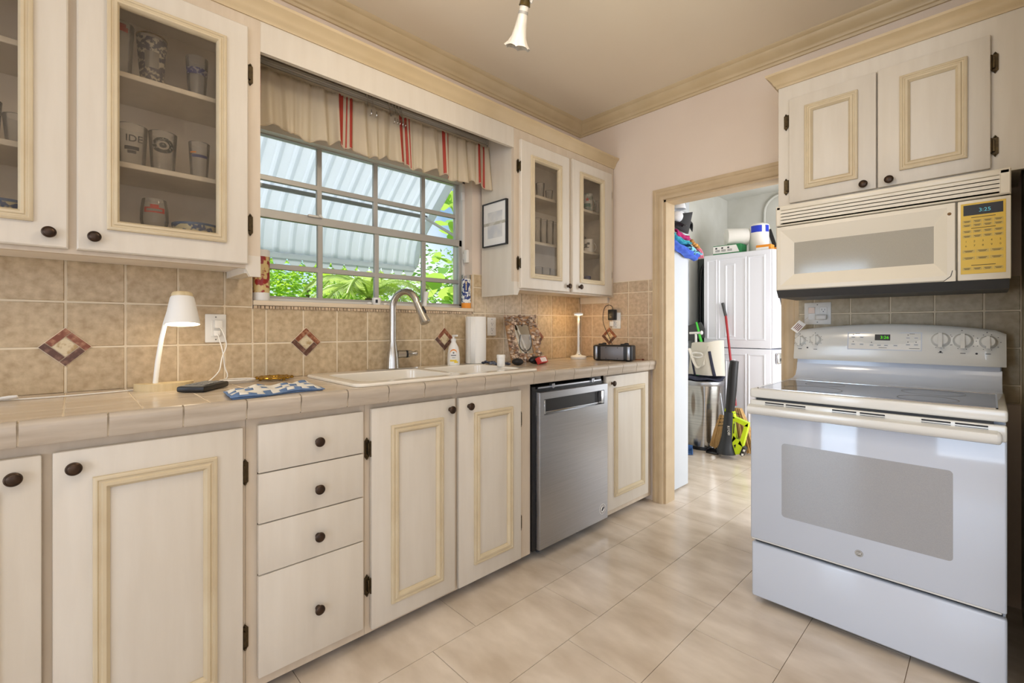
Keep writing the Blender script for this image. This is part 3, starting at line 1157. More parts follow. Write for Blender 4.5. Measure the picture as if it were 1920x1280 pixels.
fc = thing('kitchen_tap', 'brushed nickel gooseneck tap with pull-down spray behind the sink', 'tap', (-2.115, 1.19, .97))
ty, tx = 1.185, -2.115
MB().box(tx - .028, tx + .028, ty - .13, ty + .13, zr, zr + .005, .002, 2).build('base_plate', M['chrome'], fc)
MB().lathe([(0, 0), (.034, 0), (.033, .01), (.031, .04), (.028, .075), (.022, .10), (.019, .125), (.0185, .13), (0, .13)], (tx, ty, zr + .005), None, 28).build('body', M['nickel'], fc)
pts = [(tx, ty, zr + .13), (tx, ty, 1.22), (tx, ty, 1.285)]
Rg = .078
dirx, diry = .94, .34
for i in range(1, 13):
    a = PI * i / 12 * .93
    s = Rg * (1 - math.cos(a))
    pts.append((tx + dirx * s, ty + diry * s, 1.285 + Rg * math.sin(a)))
MB().tube(pts, .0165, 18).build('spout', M['nickel'], fc)
p = Vector(pts[-1])
d = (Vector(pts[-1]) - Vector(pts[-2])).normalized()
d = Vector((d.x + .16, d.y + .06, d.z)).normalized()
Mx = d.to_track_quat('Z', 'Y').to_matrix()
sp = MB().lathe([(0, -.002), (.0175, 0), (.018, .012), (.0185, .055), (.024, .102), (.025, .108), (.022, .112), (0, .112)], p, Mx, 24).build('spray_head', M['nickel'], fc)
b = MB()
b.ball(p + d * .045 + Vector((.016, .010, .006)), .02, (.34, .34, 1), M=Mx)
b.build('spray_button', M['black'], sp)
h0 = Vector((tx + .01, ty + .02, zr + .075))
MB().cyl(h0, h0 + Vector((.008, .042, .0)), .021, .019, 20).build('handle_hub', M['nickel'], fc)
hub = MB().cyl(h0 + Vector((.0082, .043, 0)), h0 + Vector((.0100, .052, 0)), .0195, n=20)
hub.build('seal_ring', M['black'], fc)
hd = MB()
hd.lathe([(0, 0), (.019, 0), (.0185, .014), (.013, .028), (.010, .036), (.014, .046), (.013, .054), (0, .056)], h0 + Vector((.0100, .052, 0)), Vector((.16, 1, .05)).to_track_quat('Z', 'Y').to_matrix(), 20)
hd.build('handle', M['nickel'], fc)

# ------------------------------------------------------------------ dishwasher
dw = thing('dishwasher', 'stainless steel dishwasher built in under the tiled worktop', 'dishwasher', (-1.9, 2.0, 0))
MB().box(-2.15, -1.645, 1.702, 2.300, .05, .872).build('tub', M['black'], dw)
b = MB()
b.box(-1.645, -1.60, 1.676, 1.700, .05, .88)
b.box(-1.645, -1.61, 1.690, 2.304, .845, .866)
b.build('side_gasket', M['black'], dw)
b = MB()
b.box(-1.635, -1.612, 1.73, 2.285, .866, .874)
for y in (1.83, 2.18):
    b.box(-1.622, -1.602, y, y + .022, .866, .886)
    b.cyl((-1.604, y + .011, .862), (-1.604, y + .011, .886), .004, n=8)
b.build('mounting_bracket', M['steel'], dw)
DWX = -1.575
op = (1.738, 2.262, .735, .815)
dl = MB()
vs, fs = [], []
def lp(a0, a1, z0, z1, x):
    return [(x, a0, z0), (x, a1, z0), (x, a1, z1), (x, a0, z1)]
y0, y1, z0, z1 = 1.704, 2.298, .055, .852
ls = [lp(y0, y1, z0, z1, -1.628), lp(y0, y1, z0, z1, DWX - .003), lp(y0 + .002, y1 - .002, z0 + .002, z1 - .002, DWX), lp(op[0], op[1], op[2], op[3], DWX), lp(op[0] + .004, op[1] - .004, op[2] + .004, op[3] - .002, DWX - .028)]
for l in ls:
    vs += l
for k in range(4):
    for i in range(4):
        j = (i + 1) % 4
        fs.append((4 * k + i, 4 * k + j, 4 * k + 4 + j, 4 * k + 4 + i))
fs.append((16, 17, 18, 19))
fs.append((0, 1, 2, 3))
door = dl.add(vs, fs).build('door', M['steel'], dw)
b = MB()
b.box(DWX - .0275, DWX - .026, op[0] + .03, op[1] - .03, op[2] + .006, op[3] - .004)
b.build('pocket_handle', M['black'], door)
b = MB()
b.box(DWX - .0265, DWX - .022, op[0] + .008, op[1] - .03, op[2] + .004, op[2] + .010, .001)
b.box(DWX - .026, DWX - .0005, op[1] - .026, op[1] - .004, op[2] + .004, op[3] - .004, .001)
b.box(DWX - .026, DWX - .0005, op[0] + .002, op[0] + .012, op[2] + .004, op[3] - .004, .001)
b.build('pocket_trim', M['chrome'], door)
v = MB()
for i in range(7):
    v.box(-1.606, -1.594, 1.7030, 1.7045, .735 + .008 * i, .739 + .008 * i)
v.build('side_vent', M['mgray'], door)
s = MB().lathe([(0, 0), (.030, 0), (.030, .0008), (0, .0008)], (DWX, 2.245, .120), Vector((1, 0, 0)).to_track_quat('Z', 'Y').to_matrix(), 32).build('sticker', M['label'], door)
q = MB()
F_ = FL(DWX)
Mx_ = Vector((1, 0, 0)).to_track_quat('Z', 'Y').to_matrix()
for k in range(20):
    a = 2 * PI * k / 20
    fbox(F_, 2.245 + .0245 * math.cos(a) - .002, 2.245 + .0245 * math.cos(a) + .002, .120 + .0245 * math.sin(a) - .003, .120 + .0245 * math.sin(a) + .003, .0008, .0012, mb=q)
q.lathe([(.0195, .0007), (.0195, .0013), (.018, .0013), (.018, .0007)], (DWX, 2.245, .120), Mx_, 30, cap=False)
q.prism([(2.234, .110), (2.240, .108), (2.247, .112), (2.262, .126), (2.259, .130), (2.251, .124), (2.253, .133), (2.248, .135), (2.243, .127), (2.236, .120)], F_, .0008, .0014)
q.build('sticker_print', M['ink'], door)
MB().box(-1.70, -1.685, 1.68, 2.304, 0, .05).build('toe_kick', M['black'], dw)
b = MB()
b.cyl((-1.66, 2.10, 0), (-1.66, 2.10, .06), .012, n=10)
b.cyl((-1.66, 1.78, 0), (-1.66, 1.78, .06), .012, n=10)
b.build('foot', M['dgray'], dw)

# ------------------------------------------------------------------ desk lamp (left)
lx, ly = -2.055, .225
dl_ = thing('desk_lamp', 'small lit white desk lamp on a half-round pale wooden base', 'lamp', (lx, ly, ZT))
def halfdisc(cx, cy, r, n=22):
    return [(cx + r * math.cos(PI * i / n - PI / 2 + 0.0) * .86, cy + r * math.sin(PI * i / n - PI / 2)) for i in range(n + 1)]
b = MB()
b.prism(halfdisc(-2.085, .245, .088), lambda a, c, d: (a, c, d), ZT, ZT + .026)
b.build('base', M['wood'], dl_)
pts = [(-2.055, .215, ZT + .026), (-2.055, .222, 1.06), (-2.052, .232, 1.14), (-2.045, .243, 1.20), (-2.035, .254, 1.25)]
MB().tube(pts, [.008, .008, .0075, .007, .0065], 12).build('stem', M['shade'], dl_)
sc = Vector((-2.005, .287, 1.192))
ax = Vector((-.15, .015, 1)).normalized()
Ms = ax.to_track_quat('Z', 'Y').to_matrix()
sh = MB().lathe([(.053, 0), (.051, .0), (.043, .05), (.035, .094), (.0335, .098), (0, .098), (0, .1005), (.034, .1005), (.0365, .096), (.045, .05), (.0535, 0)], sc, Ms, 40, cap=False).build('lamp_shade', M['shade'], dl_)
MB().lathe([(0, .100), (.031, .100), (.033, .104), (.032, .112), (.029, .116), (0, .117)], sc, Ms, 32).build('shade_cap', M['wood'], sh)
MB().lathe([(0, .004), (.0495, .004), (.0488, .008), (0, .008)], sc, Ms, 32).build('led_panel', M['led'], sh)
pts = [(-2.13, .215, ZT + .004)]
for i in range(1, 30):
    f = i / 29
    pts.append((-2.11 + .05 * math.sin(f * 5) - .01 * f, .19 - f * .75, ZT + .0035))
tag(MB().tube(pts, .0026, 7).build('lamp_cord', M['cord'], loc=(-2.1, 0, ZT)), 'thin white cord lying along the back of the worktop left of the desk lamp', 'cord')
tag(MB().tube([(-2.09, -.20, ZT + .006), (-2.075, -.17, ZT + .007), (-2.055, -.135, ZT + .012), (-2.05, -.118, ZT + .014)], [.005, .006, .008, .006], 10, flat=.6).build('cord_switch', M['cord'], loc=(-2.07, -.16, ZT)), 'slim white inline switch on the worktop at the far left', 'switch')


def outlet(F, a, z, w, h, label, decora=True, name='wall_outlet', m='white'):
    p = F(a, z, 0)
    o = thing(name, label, 'outlet', p)
    fbox(F, a - w / 2, a + w / 2, z - h / 2, z + h / 2, 0, .006, .003, 2).build('face_plate', M[m], o)
    s = MB()
    for dz in (h / 2 - .012, -h / 2 + .012):
        s.cyl(F(a, z + dz, .006), F(a, z + dz, .0072), .003, n=10)
    s.build('screw', M['mgray'], o)
    return o


def socket(F, a, z, o, two=True):
    b = MB()
    fbox(F, a - .0165, a + .0165, z - .034, z + .034, .006, .0085, .002, 1, b)
    r = b.build('receptacle', M['white'], o)
    k = MB()
    for dz in ((.017, -.017) if two else (.017,)):
        fbox(F, a - .0075, a - .0055, z + dz - .001, z + dz + .008, .0083, .0089, mb=k)
        fbox(F, a + .0055, a + .0075, z + dz - .001, z + dz + .007, .0083, .0089, mb=k)
        k.cyl(F(a, z + dz - .007, .0083), F(a, z + dz - .007, .0089), .0026, n=10)
    k.build('slots', M['dgray'], r)


FT2, FB2 = FL(XT), FB(YT)
o1 = outlet(FT2, .427, 1.178, .074, .116, 'white wall outlet with two chargers plugged in right of the desk lamp')
socket(FT2, .427, 1.178, o1)
# two chargers and their cords
ch = thing('phone_charger', 'white charger in the upper socket with its cord hanging to the worktop', 'charger', (XT + .03, .430, 1.195))
fbox(FT2, .418, .447, 1.178, 1.212, .009, .036, .005, 2).build('plug_body', M['white'], ch)
c1 = [(XT + .036, .436, 1.182), (XT + .055, .442, 1.165), (XT + .06, .452, 1.13), (XT + .055, .455, 1.10), (XT + .06, .440, 1.07), (XT + .07, .432, 1.04), (XT + .09, .425, 1.01), (XT + .12, .39, .98), (XT + .15, .36, .966), (XT + .17, .345, .9620)]
def smooth(pts, k=2):
    for _ in range(k):
        q = [pts[0]]
        for a, b_ in zip(pts, pts[1:]):
            a, b_ = Vector(a), Vector(b_)
            q += [a * .75 + b_ * .25, a * .25 + b_ * .75]
        q.append(pts[-1])
        pts = q
    return pts
MB().tube(smooth(c1), .0022, 7).build('cord', M['cord'], ch)
ch2 = thing('cable_charger', 'white charger in the lower socket whose cable lies coiled on the worktop', 'charger', (XT + .03, .430, 1.158))
fbox(FT2, .417, .440, 1.146, 1.170, .009, .030, .004, 2).build('plug_body', M['white'], ch2)
c2 = [(XT + .030, .430, 1.152), (XT + .045, .432, 1.13), (XT + .048, .440, 1.10), (XT + .05, .446, 1.06), (XT + .045, .450, 1.02), (XT + .05, .462, .985), (XT + .07, .445, .968)]
for i in range(50):
    a = i * .55
    r = .055 - .0002 * i
    c2.append((XT + .095 + .045 * math.sin(a) + .0004 * i, .482 - .064 * math.cos(a), .9605 + .00028 * i))
MB().tube(smooth(c2, 1), .0024, 7).build('cord', M['cord'], ch2)
o2 = outlet(FT2, 1.931, 1.188, .072, .116, 'white double outlet between the paper towel roll and shell mirror')
socket(FT2, 1.931, 1.188, o2)
o3 = outlet(FB2, -1.884, 1.232, .072, .116, 'white wall outlet behind the black power adapter')
socket(FB2, -1.884, 1.232, o3)

# ------------------------------------------------------------------ remote, dish towel, trivet
rm = thing('pocket_calculator', 'black keypad device lying on the worktop beside the blue checked towel', 'calculator', (-1.98, .35, ZT))
Mr = Matrix.Translation((-1.965, .345, ZT)) @ Matrix.Rotation(R(-38), 4, 'Z')
MB(Mr).box(-.085, .085, -.045, .045, .002, .022, .006, 2).build('case', M['black'], rm)
k = MB(Mr)
for i in range(7):
    for j in range(4):
        k.box(-.074 + .0185 * i, -.061 + .0185 * i, -.036 + .018 * j, -.024 + .018 * j, .0215, .0245, .001)
k.build('keys', M['mgray'], rm)
MB(Mr).box(.058, .080, -.036, .036, .0215, .0232, .001).build('screen', M['mgray'], rm)

tw = thing('dish_towel', 'blue and white checked dish towel folded flat on the worktop edge', 'towel', (-1.75, .50, ZT))
rnd = random.Random(3)
cells = {}
def towel(u, v, top):
    # u along y, v across
    y = .352 + .30 * u + .02 * v
    x = -1.615 - .19 * v - .035 * u + .01 * math.sin(u * 7)
    hgt = .010 + .006 * math.sin(u * 11 + v * 5) * math.sin(v * 7 + 1) + .008 * math.exp(-((u - .45) ** 2 + (v - .6) ** 2) * 14) + .004 * math.sin(u * 23) * v
    edge = min(u, 1 - u, v, 1 - v)
    hgt = hgt * min(1, .35 + edge * 9)
    return (x, y, ZT + .0035 + (max(hgt, .002) if top else 0))
nu, nv = 48, 32
wb, bb = MB(), MB()
def quadset(sel):
    m = MB()
    ids = {}
    vs, fs = [], []
    for i in range(nu):
        for j in range(nv):
            ci, cj = int(i / 4), int(j / 4)
            blue = (cj % 3 == 0 and ci % 2 == 0) or (ci % 3 == 1 and cj % 3 == 1)
            if i in (0, nu - 1) or j in (0, nv - 1):
                blue = True
            if blue != sel:
                continue
            q = []
            for a, b_ in ((i, j), (i + 1, j), (i + 1, j + 1), (i, j + 1)):
                if (a, b_) not in ids:
                    ids[(a, b_)] = len(vs)
                    vs.append(towel(a / nu, b_ / nv, True))
                q.append(ids[(a, b_)])
            fs.append(tuple(q))
    m.add(vs, fs)
    return m
quadset(False).build('white_checks', mat('towel_white', (230, 226, 216), .9), tw, solid=.003, angle=80)
quadset(True).build('blue_checks', M['bluecloth'], tw, solid=.003, angle=80)
fb_ = MB().grid(lambda u, v: (towel(.02 + .96 * u, .02 + .96 * v, False)), 12, 8)
fb_.build('under_fold', M['bluecloth'], tw, solid=.005)

tv = thing('brass_trivet', 'round pierced brass trivet on the worktop between towel and tiles', 'trivet', (-2.115, .628, ZT))
t = MB()
cx, cy = -2.125, .628
for r in (.062, .045, .026):
    t.tube([(cx + r * math.cos(a), cy + r * math.sin(a), ZT + .012) for a in [2 * PI * i / 36 for i in range(37)]], .0045, 8)
for i in range(12):
    a = 2 * PI * i / 12
    t.tube([(cx + .022 * math.cos(a), cy + .022 * math.sin(a), ZT + .012), (cx + .045 * math.cos(a + .35), cy + .045 * math.sin(a + .35), ZT + .014), (cx + .062 * math.cos(a), cy + .062 * math.sin(a), ZT + .012)], .0035, 6)
    t.ball((cx + .068 * math.cos(a), cy + .068 * math.sin(a), ZT + .012), .009, (1, 1, .6), 8, 6)
t.build('grille', M['brass'], tv)
for i in range(3):
    a = 2 * PI * i / 3 + .4
    MB().cyl((cx + .055 * math.cos(a), cy + .055 * math.sin(a), ZT), (cx + .055 * math.cos(a), cy + .055 * math.sin(a), ZT + .010), .005, .006, 10).build('foot', M['brass'], tv)

# ------------------------------------------------------------------ soap, paper roll, bottle, scrubber
sx_, sy_ = -2.125, 1.575
so = thing('soap_bottle', 'white pump bottle of hand soap with orange and yellow label', 'bottle', (sx_, sy_, zr))
MB().lathe([(0, 0), (.034, 0), (.036, .004), (.036, .03), (.034, .065), (.028, .10), (.016, .122), (.013, .128), (.013, .134), (0, .134)], (sx_, sy_, zr), None, 32).build('bottle', M['white'], so)
p_ = MB().lathe([(0, .134), (.0145, .134), (.0145, .148), (.006, .150), (.006, .164), (0, .164)], (sx_, sy_, zr), None, 20)
p_.box(sx_ - .007, sx_ + .034, sy_ - .007, sy_ + .007, zr + .160, zr + .171, .003, 2)
p_.build('pump', M['white'], so)
# label pieces wrapped round the side that faces the room
fa = math.atan2(-sy_, -sx_)
def wrap(mb, a0, a1, z0, z1, off=.0004, n=8):
    def rad(z):
        h = z - zr
        P = [(0, .036), (.03, .036), (.065, .034), (.10, .028), (.122, .016)]
        for (h0, r0), (h1, r1) in zip(P, P[1:]):
            if h0 <= h <= h1:
                return r0 + (r1 - r0) * (h - h0) / (h1 - h0) + off
        return .036 + off
    mb.grid(lambda u, v: (sx_ + rad(z0 + (z1 - z0) * v) * math.cos(fa + a0 + (a1 - a0) * u), sy_ + rad(z0 + (z1 - z0) * v) * math.sin(fa + a0 + (a1 - a0) * u), z0 + (z1 - z0) * v), n, 3)
la = MB()
for k in range(12):
    t0, t1 = PI * k / 12, PI * (k + 1) / 12
    for (ra, rb) in ((.52, .72),):
        tm = (t0 + t1) / 2
        wrap(la, .62 * math.cos(t1), .62 * math.cos(t0), zr + .066 + .020 * math.sin(tm) - .004, zr + .066 + .020 * math.sin(tm) + .004, .0006, 3)
la.build('label_arc', M['orange'], so)
la = MB()
wrap(la, -.55, .5, zr + .020, zr + .030, .0006)
wrap(la, .1, .75, zr + .012, zr + .021, .0007)
la.build('label_band', M['lemon'], so)
la = MB()
wrap(la, -.42, .42, zr + .052, zr + .058, .0006)
for k in range(3):
    wrap(la, -.2 + .18 * k, -.12 + .18 * k, zr + .038, zr + .046, .0006, 2)
wrap(la, -.13, .13, zr + .064, zr + .074, .0006, 4)
la.build('label_print', M['mgray'], so)

px, py = -2.125, 1.74
pr = thing('paper_towel_roll', 'tall white paper towel roll standing right of the soap', 'roll', (px, py, zr))
MB().lathe([(.019, 0), (.058, 0), (.0605, .003), (.0605, .272), (.058, .275), (.019, .275)], (px, py, zr + .001), None, 40).build('paper', M['paper'], pr)
MB().lathe([(.0185, .001), (.0195, .001), (.0195, .2765), (.0185, .2765)], (px, py, zr + .001), None, 24, cap=False).build('core', M['rawwood'], pr)
b = MB()
a = fa - .12
b.grid(lambda u, v: (px + (.0612 + .0006 * u) * math.cos(a - .5 * u), py + (.0612 + .0006 * u) * math.sin(a - .5 * u), zr + .002 + .272 * v), 8, 2)
b.build('loose_sheet', M['paper'], pr, solid=.0006)
bt = thing('pill_bottle', 'small white screw-cap bottle at the right end of the sink', 'bottle', (-1.86, 1.700, zr))
MB().lathe([(0, 0), (.021, 0), (.022, .003), (.022, .044), (.020, .048), (0, .048)], (-1.86, 1.700, zr), None, 28).build('bottle', M['white'], bt)
MB().lathe([(0, .046), (.0235, .046), (.0235, .060), (.022, .063), (0, .063)], (-1.86, 1.700, zr), None, 28).build('cap', M['white'], bt)
sb = thing('dark_scrubbers', 'dark patterned scrub cloth bunched behind the small white bottle', 'cloth', (-1.97, 1.735, zr))
m_ = MB()
rn = random.Random(5)
for i in range(26):
    m_.ball((-2.03 + .18 * rn.random(), 1.715 + .04 * rn.random(), zr + .008 + .006 * rn.random()), .012, (1.2, 1, .6), 8, 6)
m_.build('cloth', mat('scrub_dark', (52, 54, 66), .9, col2=(120, 126, 140), scale=60, sharp=(.5, .6)), sb)

# ------------------------------------------------------------------ shell mirror leaning on the tiles
mr = thing('shell_mirror', 'mirror in a seashell-covered frame leaning against the tiles', 'mirror', (-2.08, 2.08, ZT))
# local frame: u across, v up, w out of the face; bottom edge on the worktop, top against the wall
bl, br_ = Vector((-2.045, 1.955, ZT + .006)), Vector((-1.985, 2.170, ZT + .006))
uu = (br_ - bl).normalized()
W_, H_ = .222, .305
nn = Vector((uu.y, -uu.x, 0))
up = (Vector((0, 0, 1)) * .94 - nn * .34).normalized()
vv = up
ww = uu.cross(vv)
if ww.x < 0:
    ww = -ww
def MF(a, b_, d):
    q = bl + uu * a + vv * b_ + ww * d
    return (q.x, q.y, q.z)
MB().ring(0, W_, 0, H_, [(0, 0), (0, .014), (.055, .014), (.055, 0)], MF).build('frame', M['rawwood'], mr)
MB().prism([(.05, .05), (W_ - .05, .05), (W_ - .05, H_ - .05), (.05, H_ - .05)], MF, .004, .007).build('mirror_glass', M['mirror'], mr)
sm = MB()
rn = random.Random(11)
for i in range(230):
    while True:
        a, b_ = rn.random() * W_, rn.random() * H_
        if a < .052 or a > W_ - .052 or b_ < .052 or b_ > H_ - .052:
            break
    r = rn.uniform(.007, .0145)
    sm.ball(MF(a, b_, .014 + r * .45), r, (1, rn.uniform(.6, 1), rn.uniform(.5, .9)), 8, 6, Matrix.Rotation(rn.random() * 6, 3, 'X'))
sm.build('shells', M['shell'], mr)
st = MB().prism([(W_ / 2 - .02, .16), (W_ / 2 + .02, .16), (W_ / 2 + .03, .02), (W_ / 2 - .03, .02)], MF, -.004, -.001)
st.build('easel_back', M['rawwood'], mr)

wg = thing('wine_glass', 'empty stemmed wine glass in front of the shell mirror', 'glass', (-1.815, 1.845, ZT))
MB().lathe([(.032, .0), (.032, .001), (.020, .003), (.006, .007), (.0042, .012), (.0040, .075), (.006, .084), (.018, .092), (.030, .105), (.036, .122), (.037, .14), (.034, .165), (.0305, .185), (.0298, .185), (.0332, .165), (.0362, .14), (.0352, .122), (.029, .106), (.017, .094), (.001, .088)], (-1.815, 1.845, ZT + .0005), None, 36, cap=False).build('glass', M['wine'], wg)
ms = thing('black_pouch', 'small round black pouch on the worktop left of the wine glass', 'pouch', (-1.975, 1.94, ZT))
MB().ball((-1.955, 1.922, ZT + .021), .034, (1, 1.1, .62), 16, 10).build('pouch', M['blackm'], ms)
ms2 = thing('sunglasses_case', 'black rounded case on the worktop behind the red packet', 'case', (-1.96, 2.07, ZT))
MB().ball((-1.955, 2.075, ZT + .0245), .043, (.62, 1.2, .55), 18, 12).build('case', M['black'], ms2)
rb = thing('red_packet', 'red packet with a white striped label at the foot of the shell mirror', 'packet', (-1.92, 2.08, ZT))
Mr = Matrix.Translation((-1.905, 2.085, ZT + .001)) @ Matrix.Rotation(R(20), 4, 'Z') @ Matrix.Rotation(R(-28), 4, 'Y')
MB(Mr).box(-.006, .020, -.060, .060, .002, .042, .003, 2).build('packet', M['inkred'], rb)
q = MB(Mr)
for i in range(6):
    q.box(.0200, .0206, -.042 + .015 * i, -.031 + .015 * i, .008, .036)
q.build('label', M['label'], rb)

# ------------------------------------------------------------------ slim table lamp in the corner
tl = thing('slim_table_lamp', 'slim white LED table lamp with flat disc head in the corner', 'lamp', (-2.05, 2.62, ZT))
tx2, ty2 = -2.045, 2.62
MB().lathe([(0, .0006), (.054, .0006), (.056, .004), (.056, .018), (.050, .024), (.024, .028), (.016, .034), (.011, .05), (.0095, .06), (0, .06)], (tx2, ty2, ZT), None, 36).build('base', M['shade'], tl)
MB().cyl((tx2, ty2, ZT + .055), (tx2, ty2, 1.275), .0085, .0075, 16).build('stem', M['shade'], tl)
MB().lathe([(0, 0), (.024, 0), (.032, .004), (.033, .012), (.030, .016), (0, .017)], (tx2, ty2, 1.270), None, 32).build('head', M['shade'], tl)
MB().lathe([(0, 0), (.029, 0), (.029, .0012), (0, .0012)], (tx2, ty2, 1.2715), None, 28).build('led_disc', M['led'], tl)
MB().box(tx2 + .012, tx2 + .0165, ty2 - .016, ty2 - .004, ZT + .030, ZT + .034, .001).build('switch', M['ink'], tl)
pts = smooth([(tx2 + .03, ty2 + .045, ZT + .012), (tx2 + .04, ty2 + .08, ZT + .022), (tx2 + .06, ty2 + .12, ZT + .006), (tx2 + .05, ty2 + .17, ZT + .004)])
MB().tube(pts, .002, 6).build('cord', M['dgray'], tl)

# ------------------------------------------------------------------ radio box and adapter
rd_ = thing('black_radio', 'boxy black portable speaker with silver front on the worktop corner', 'speaker', (-1.74, 2.62, ZT))
p0, p1 = Vector((-1.886, 2.575, 0)), Vector((-1.626, 2.645, 0))
ang = math.atan2(p1.y - p0.y, p1.x - p0.x)
Lr = (p1 - p0).length
Mr = Matrix.Translation((p0.x, p0.y, ZT)) @ Matrix.Rotation(ang, 4, 'Z')
MB(Mr).box(0, Lr, 0, .095, .004, .108, .012, 3).build('body', M['black'], rd_)
MB(Mr).box(.055, Lr - .055, -.004, .004, .010, .098, .003, 2).build('front_panel', mat('speaker_front', (120, 118, 120), .4, .5), rd_)
s = MB(Mr)
for a, b_ in ((.014, .032), (Lr - .032, Lr - .014)):
    s.box(a, b_, -.003, .003, .010, .098, .002, 2)
s.build('silver_stripe', M['steel'], rd_)
s = MB(Mr)
for a in (.095, Lr - .095):
    for z in (.018, .090):
        s.cyl((a, -.004, z), (a, -.0065, z), .003, n=10)
s.build('screws', M['ink'], rd_)
s = MB(Mr)
for a in (.055, Lr - .06):
    s.box(a - .024, a + .024, .02, .06, .106, .116, .004, 2)
    s.ball((a + .012, .04, .116), .012, (1.4, 1, .6), 10, 6)
s.build('clamps', M['black'], rd_)
for a in (.03, Lr - .03):
    MB(Mr).box(a - .012, a + .012, .01, .085, .0006, .006, .002).build('foot', M['blackm'], rd_)
ad = thing('power_adapter', 'black power adapter plugged into the corner outlet with a looping cord', 'adapter', (-1.90, 2.83, 1.24))
ax0 = FB(YT)
fbox(ax0, -1.927, -1.872, 1.236, 1.312, .012, .05, .005, 2).build('adapter', M['black'], ad)
pts = smooth([(-1.893, 2.825, 1.31), (-1.893, 2.82, 1.335), (-1.915, 2.81, 1.348), (-1.945, 2.80, 1.335), (-1.955, 2.79, 1.28), (-1.945, 2.78, 1.21), (-1.90, 2.76, 1.15), (-1.85, 2.73, 1.10), (-1.815, 2.695, 1.075), (-1.795, 2.675, 1.06)], 3)
MB().tube(pts, .0024, 7).build('cord', M['black'], ad)
nl = thing('white_plug', 'white plug in the corner outlet below the black adapter', 'plug', (-1.90, 2.84, 1.2))
fbox(ax0, -1.925, -1.892, 1.192, 1.228, .009, .032, .004, 2).build('plug', M['white'], nl)
sk2 = MB().tube([(-1.775, 2.76, ZT + .004), (-1.70, 2.80, ZT + .004), (-1.66, 2.815, ZT + .005)], [.0035, .0035, .003], 8)
pc = thing('brown_skewer', 'thin brown stick lying at the doorway end of the worktop', 'stick', (-1.7, 2.80, ZT))
sk2.build('stick', mat('stick_brown', (142, 84, 50), .5), pc)
MB().ball((-1.648, 2.82, ZT + .006), .007, (1.6, 1, .8), 8, 6).build('tip', mat('stick_tip', (112, 50, 40), .5), pc)

# ------------------------------------------------------------------ window sill ornaments
def candle(loc, r, h, label, wax, art, base_h=0):
    c = thing('prayer_candle', label, 'candle', loc)
    x, y, z = loc
    MB().lathe([(0, 0), (r, 0), (r, h * .16), (0, h * .16)], (x, y, z), None, 28).build('wax_base', wax, c)
    MB().lathe([(0, h * .16), (r * 1.0, h * .16), (r, h * .88), (0, h * .88)], (x, y, z), None, 28).build('wrap', art, c)
    MB().lathe([(r * .97, h * .88), (r, h * .88), (r, h), (r * .93, h), (r * .93, h * .88)], (x, y, z), None, 28, cap=False).build('rim', M['ware'], c)
    return c
c_ = candle((-2.247, 1.762, 1.3003), .029, .205, 'tall glass candle with blue saint picture and yellow base on the sill', M['boxorange'], mat('saint_wrap_blue', (232, 232, 226), .35, col2=(44, 60, 118), scale=38, detail=3, sharp=(.50, .54)))
def cw(mb, cx, cy, r, a0, a1, z0, z1):
    f0 = math.atan2(-cy, -cx)
    mb.grid(lambda u, v: (cx + r * math.cos(f0 + a0 + (a1 - a0) * u), cy + r * math.sin(f0 + a0 + (a1 - a0) * u), z0 + (z1 - z0) * v), 6, 2)
q = MB()
cw(q, -2.247, 1.762, .0294, -.5, .5, 1.40, 1.455)
cw(q, -2.247, 1.762, .0294, -.28, .28, 1.455, 1.475)
q.build('robed_figure', M['inkblue'], c_)
q = MB()
cw(q, -2.247, 1.762, .0298, -.16, .16, 1.448, 1.466)
cw(q, -2.247, 1.762, .0298, -.1, .1, 1.41, 1.445)
q.build('figure_face', M['wood'], c_)
c2_ = candle((-2.25, .610, 1.3003), .034, .222, 'tall candle with red robed figure standing at the left end of the sill', M['white'], mat('saint_wrap_red', (214, 190, 130), .35, col2=(150, 40, 34), scale=30, detail=3, sharp=(.48, .54)))
MB().lathe([(.034, .195), (.0345, .195), (.0345, .224), (.030, .226), (0, .226)], (-2.25, .610, 1.3003), None, 28).build('white_top', M['white'], c2_)
cu = thing('ceramic_cup', 'tiny white ceramic cup on the window sill behind the tap', 'cup', (-2.25, 1.165, 1.3003))
MB().lathe([(0, 0), (.021, 0), (.023, .004), (.023, .038), (.021, .038), (.021, .006), (0, .006)], (-2.25, 1.165, 1.3003), None, 24, cap=False).build('cup', M['white'], cu)
MB().box(-2.229, -2.2265, 1.148, 1.160, 1.311, 1.328).build('print', M['ink'], cu)
for x, y, r, lb in ((-2.245, 1.122, .010, 'white pebble on the sill left of the tiny cup'), (-2.245, 1.212, .009, 'white pebble on the sill right of the tiny cup')):
    tag(MB().ball((x, y, 1.3003 + r * .7), r, (1.2, 1.3, .75), 12, 8).build('pebble', M['paper'], loc=(x, y, 1.3003)), lb, 'pebble', 'pebbles on the window sill')
vs_ = thing('bud_vase', 'small slanted clear glass vase on the sill right of the tap', 'vase', (-2.25, 1.462, 1.3003))
MB(Matrix.Translation((-2.25, 1.462, 1.3003)) @ Matrix.Rotation(R(-9), 4, 'X')).lathe([(.0, .002), (.011, .002), (.011, .0), (.013, .0), (.010, .03), (.014, .085), (.0125, .085), (.0085, .03), (.010, .004), (0, .004)], (0, 0, 0.002), None, 20, cap=False).build('vase', mat('vase_pale', (232, 232, 226), .3), vs_)

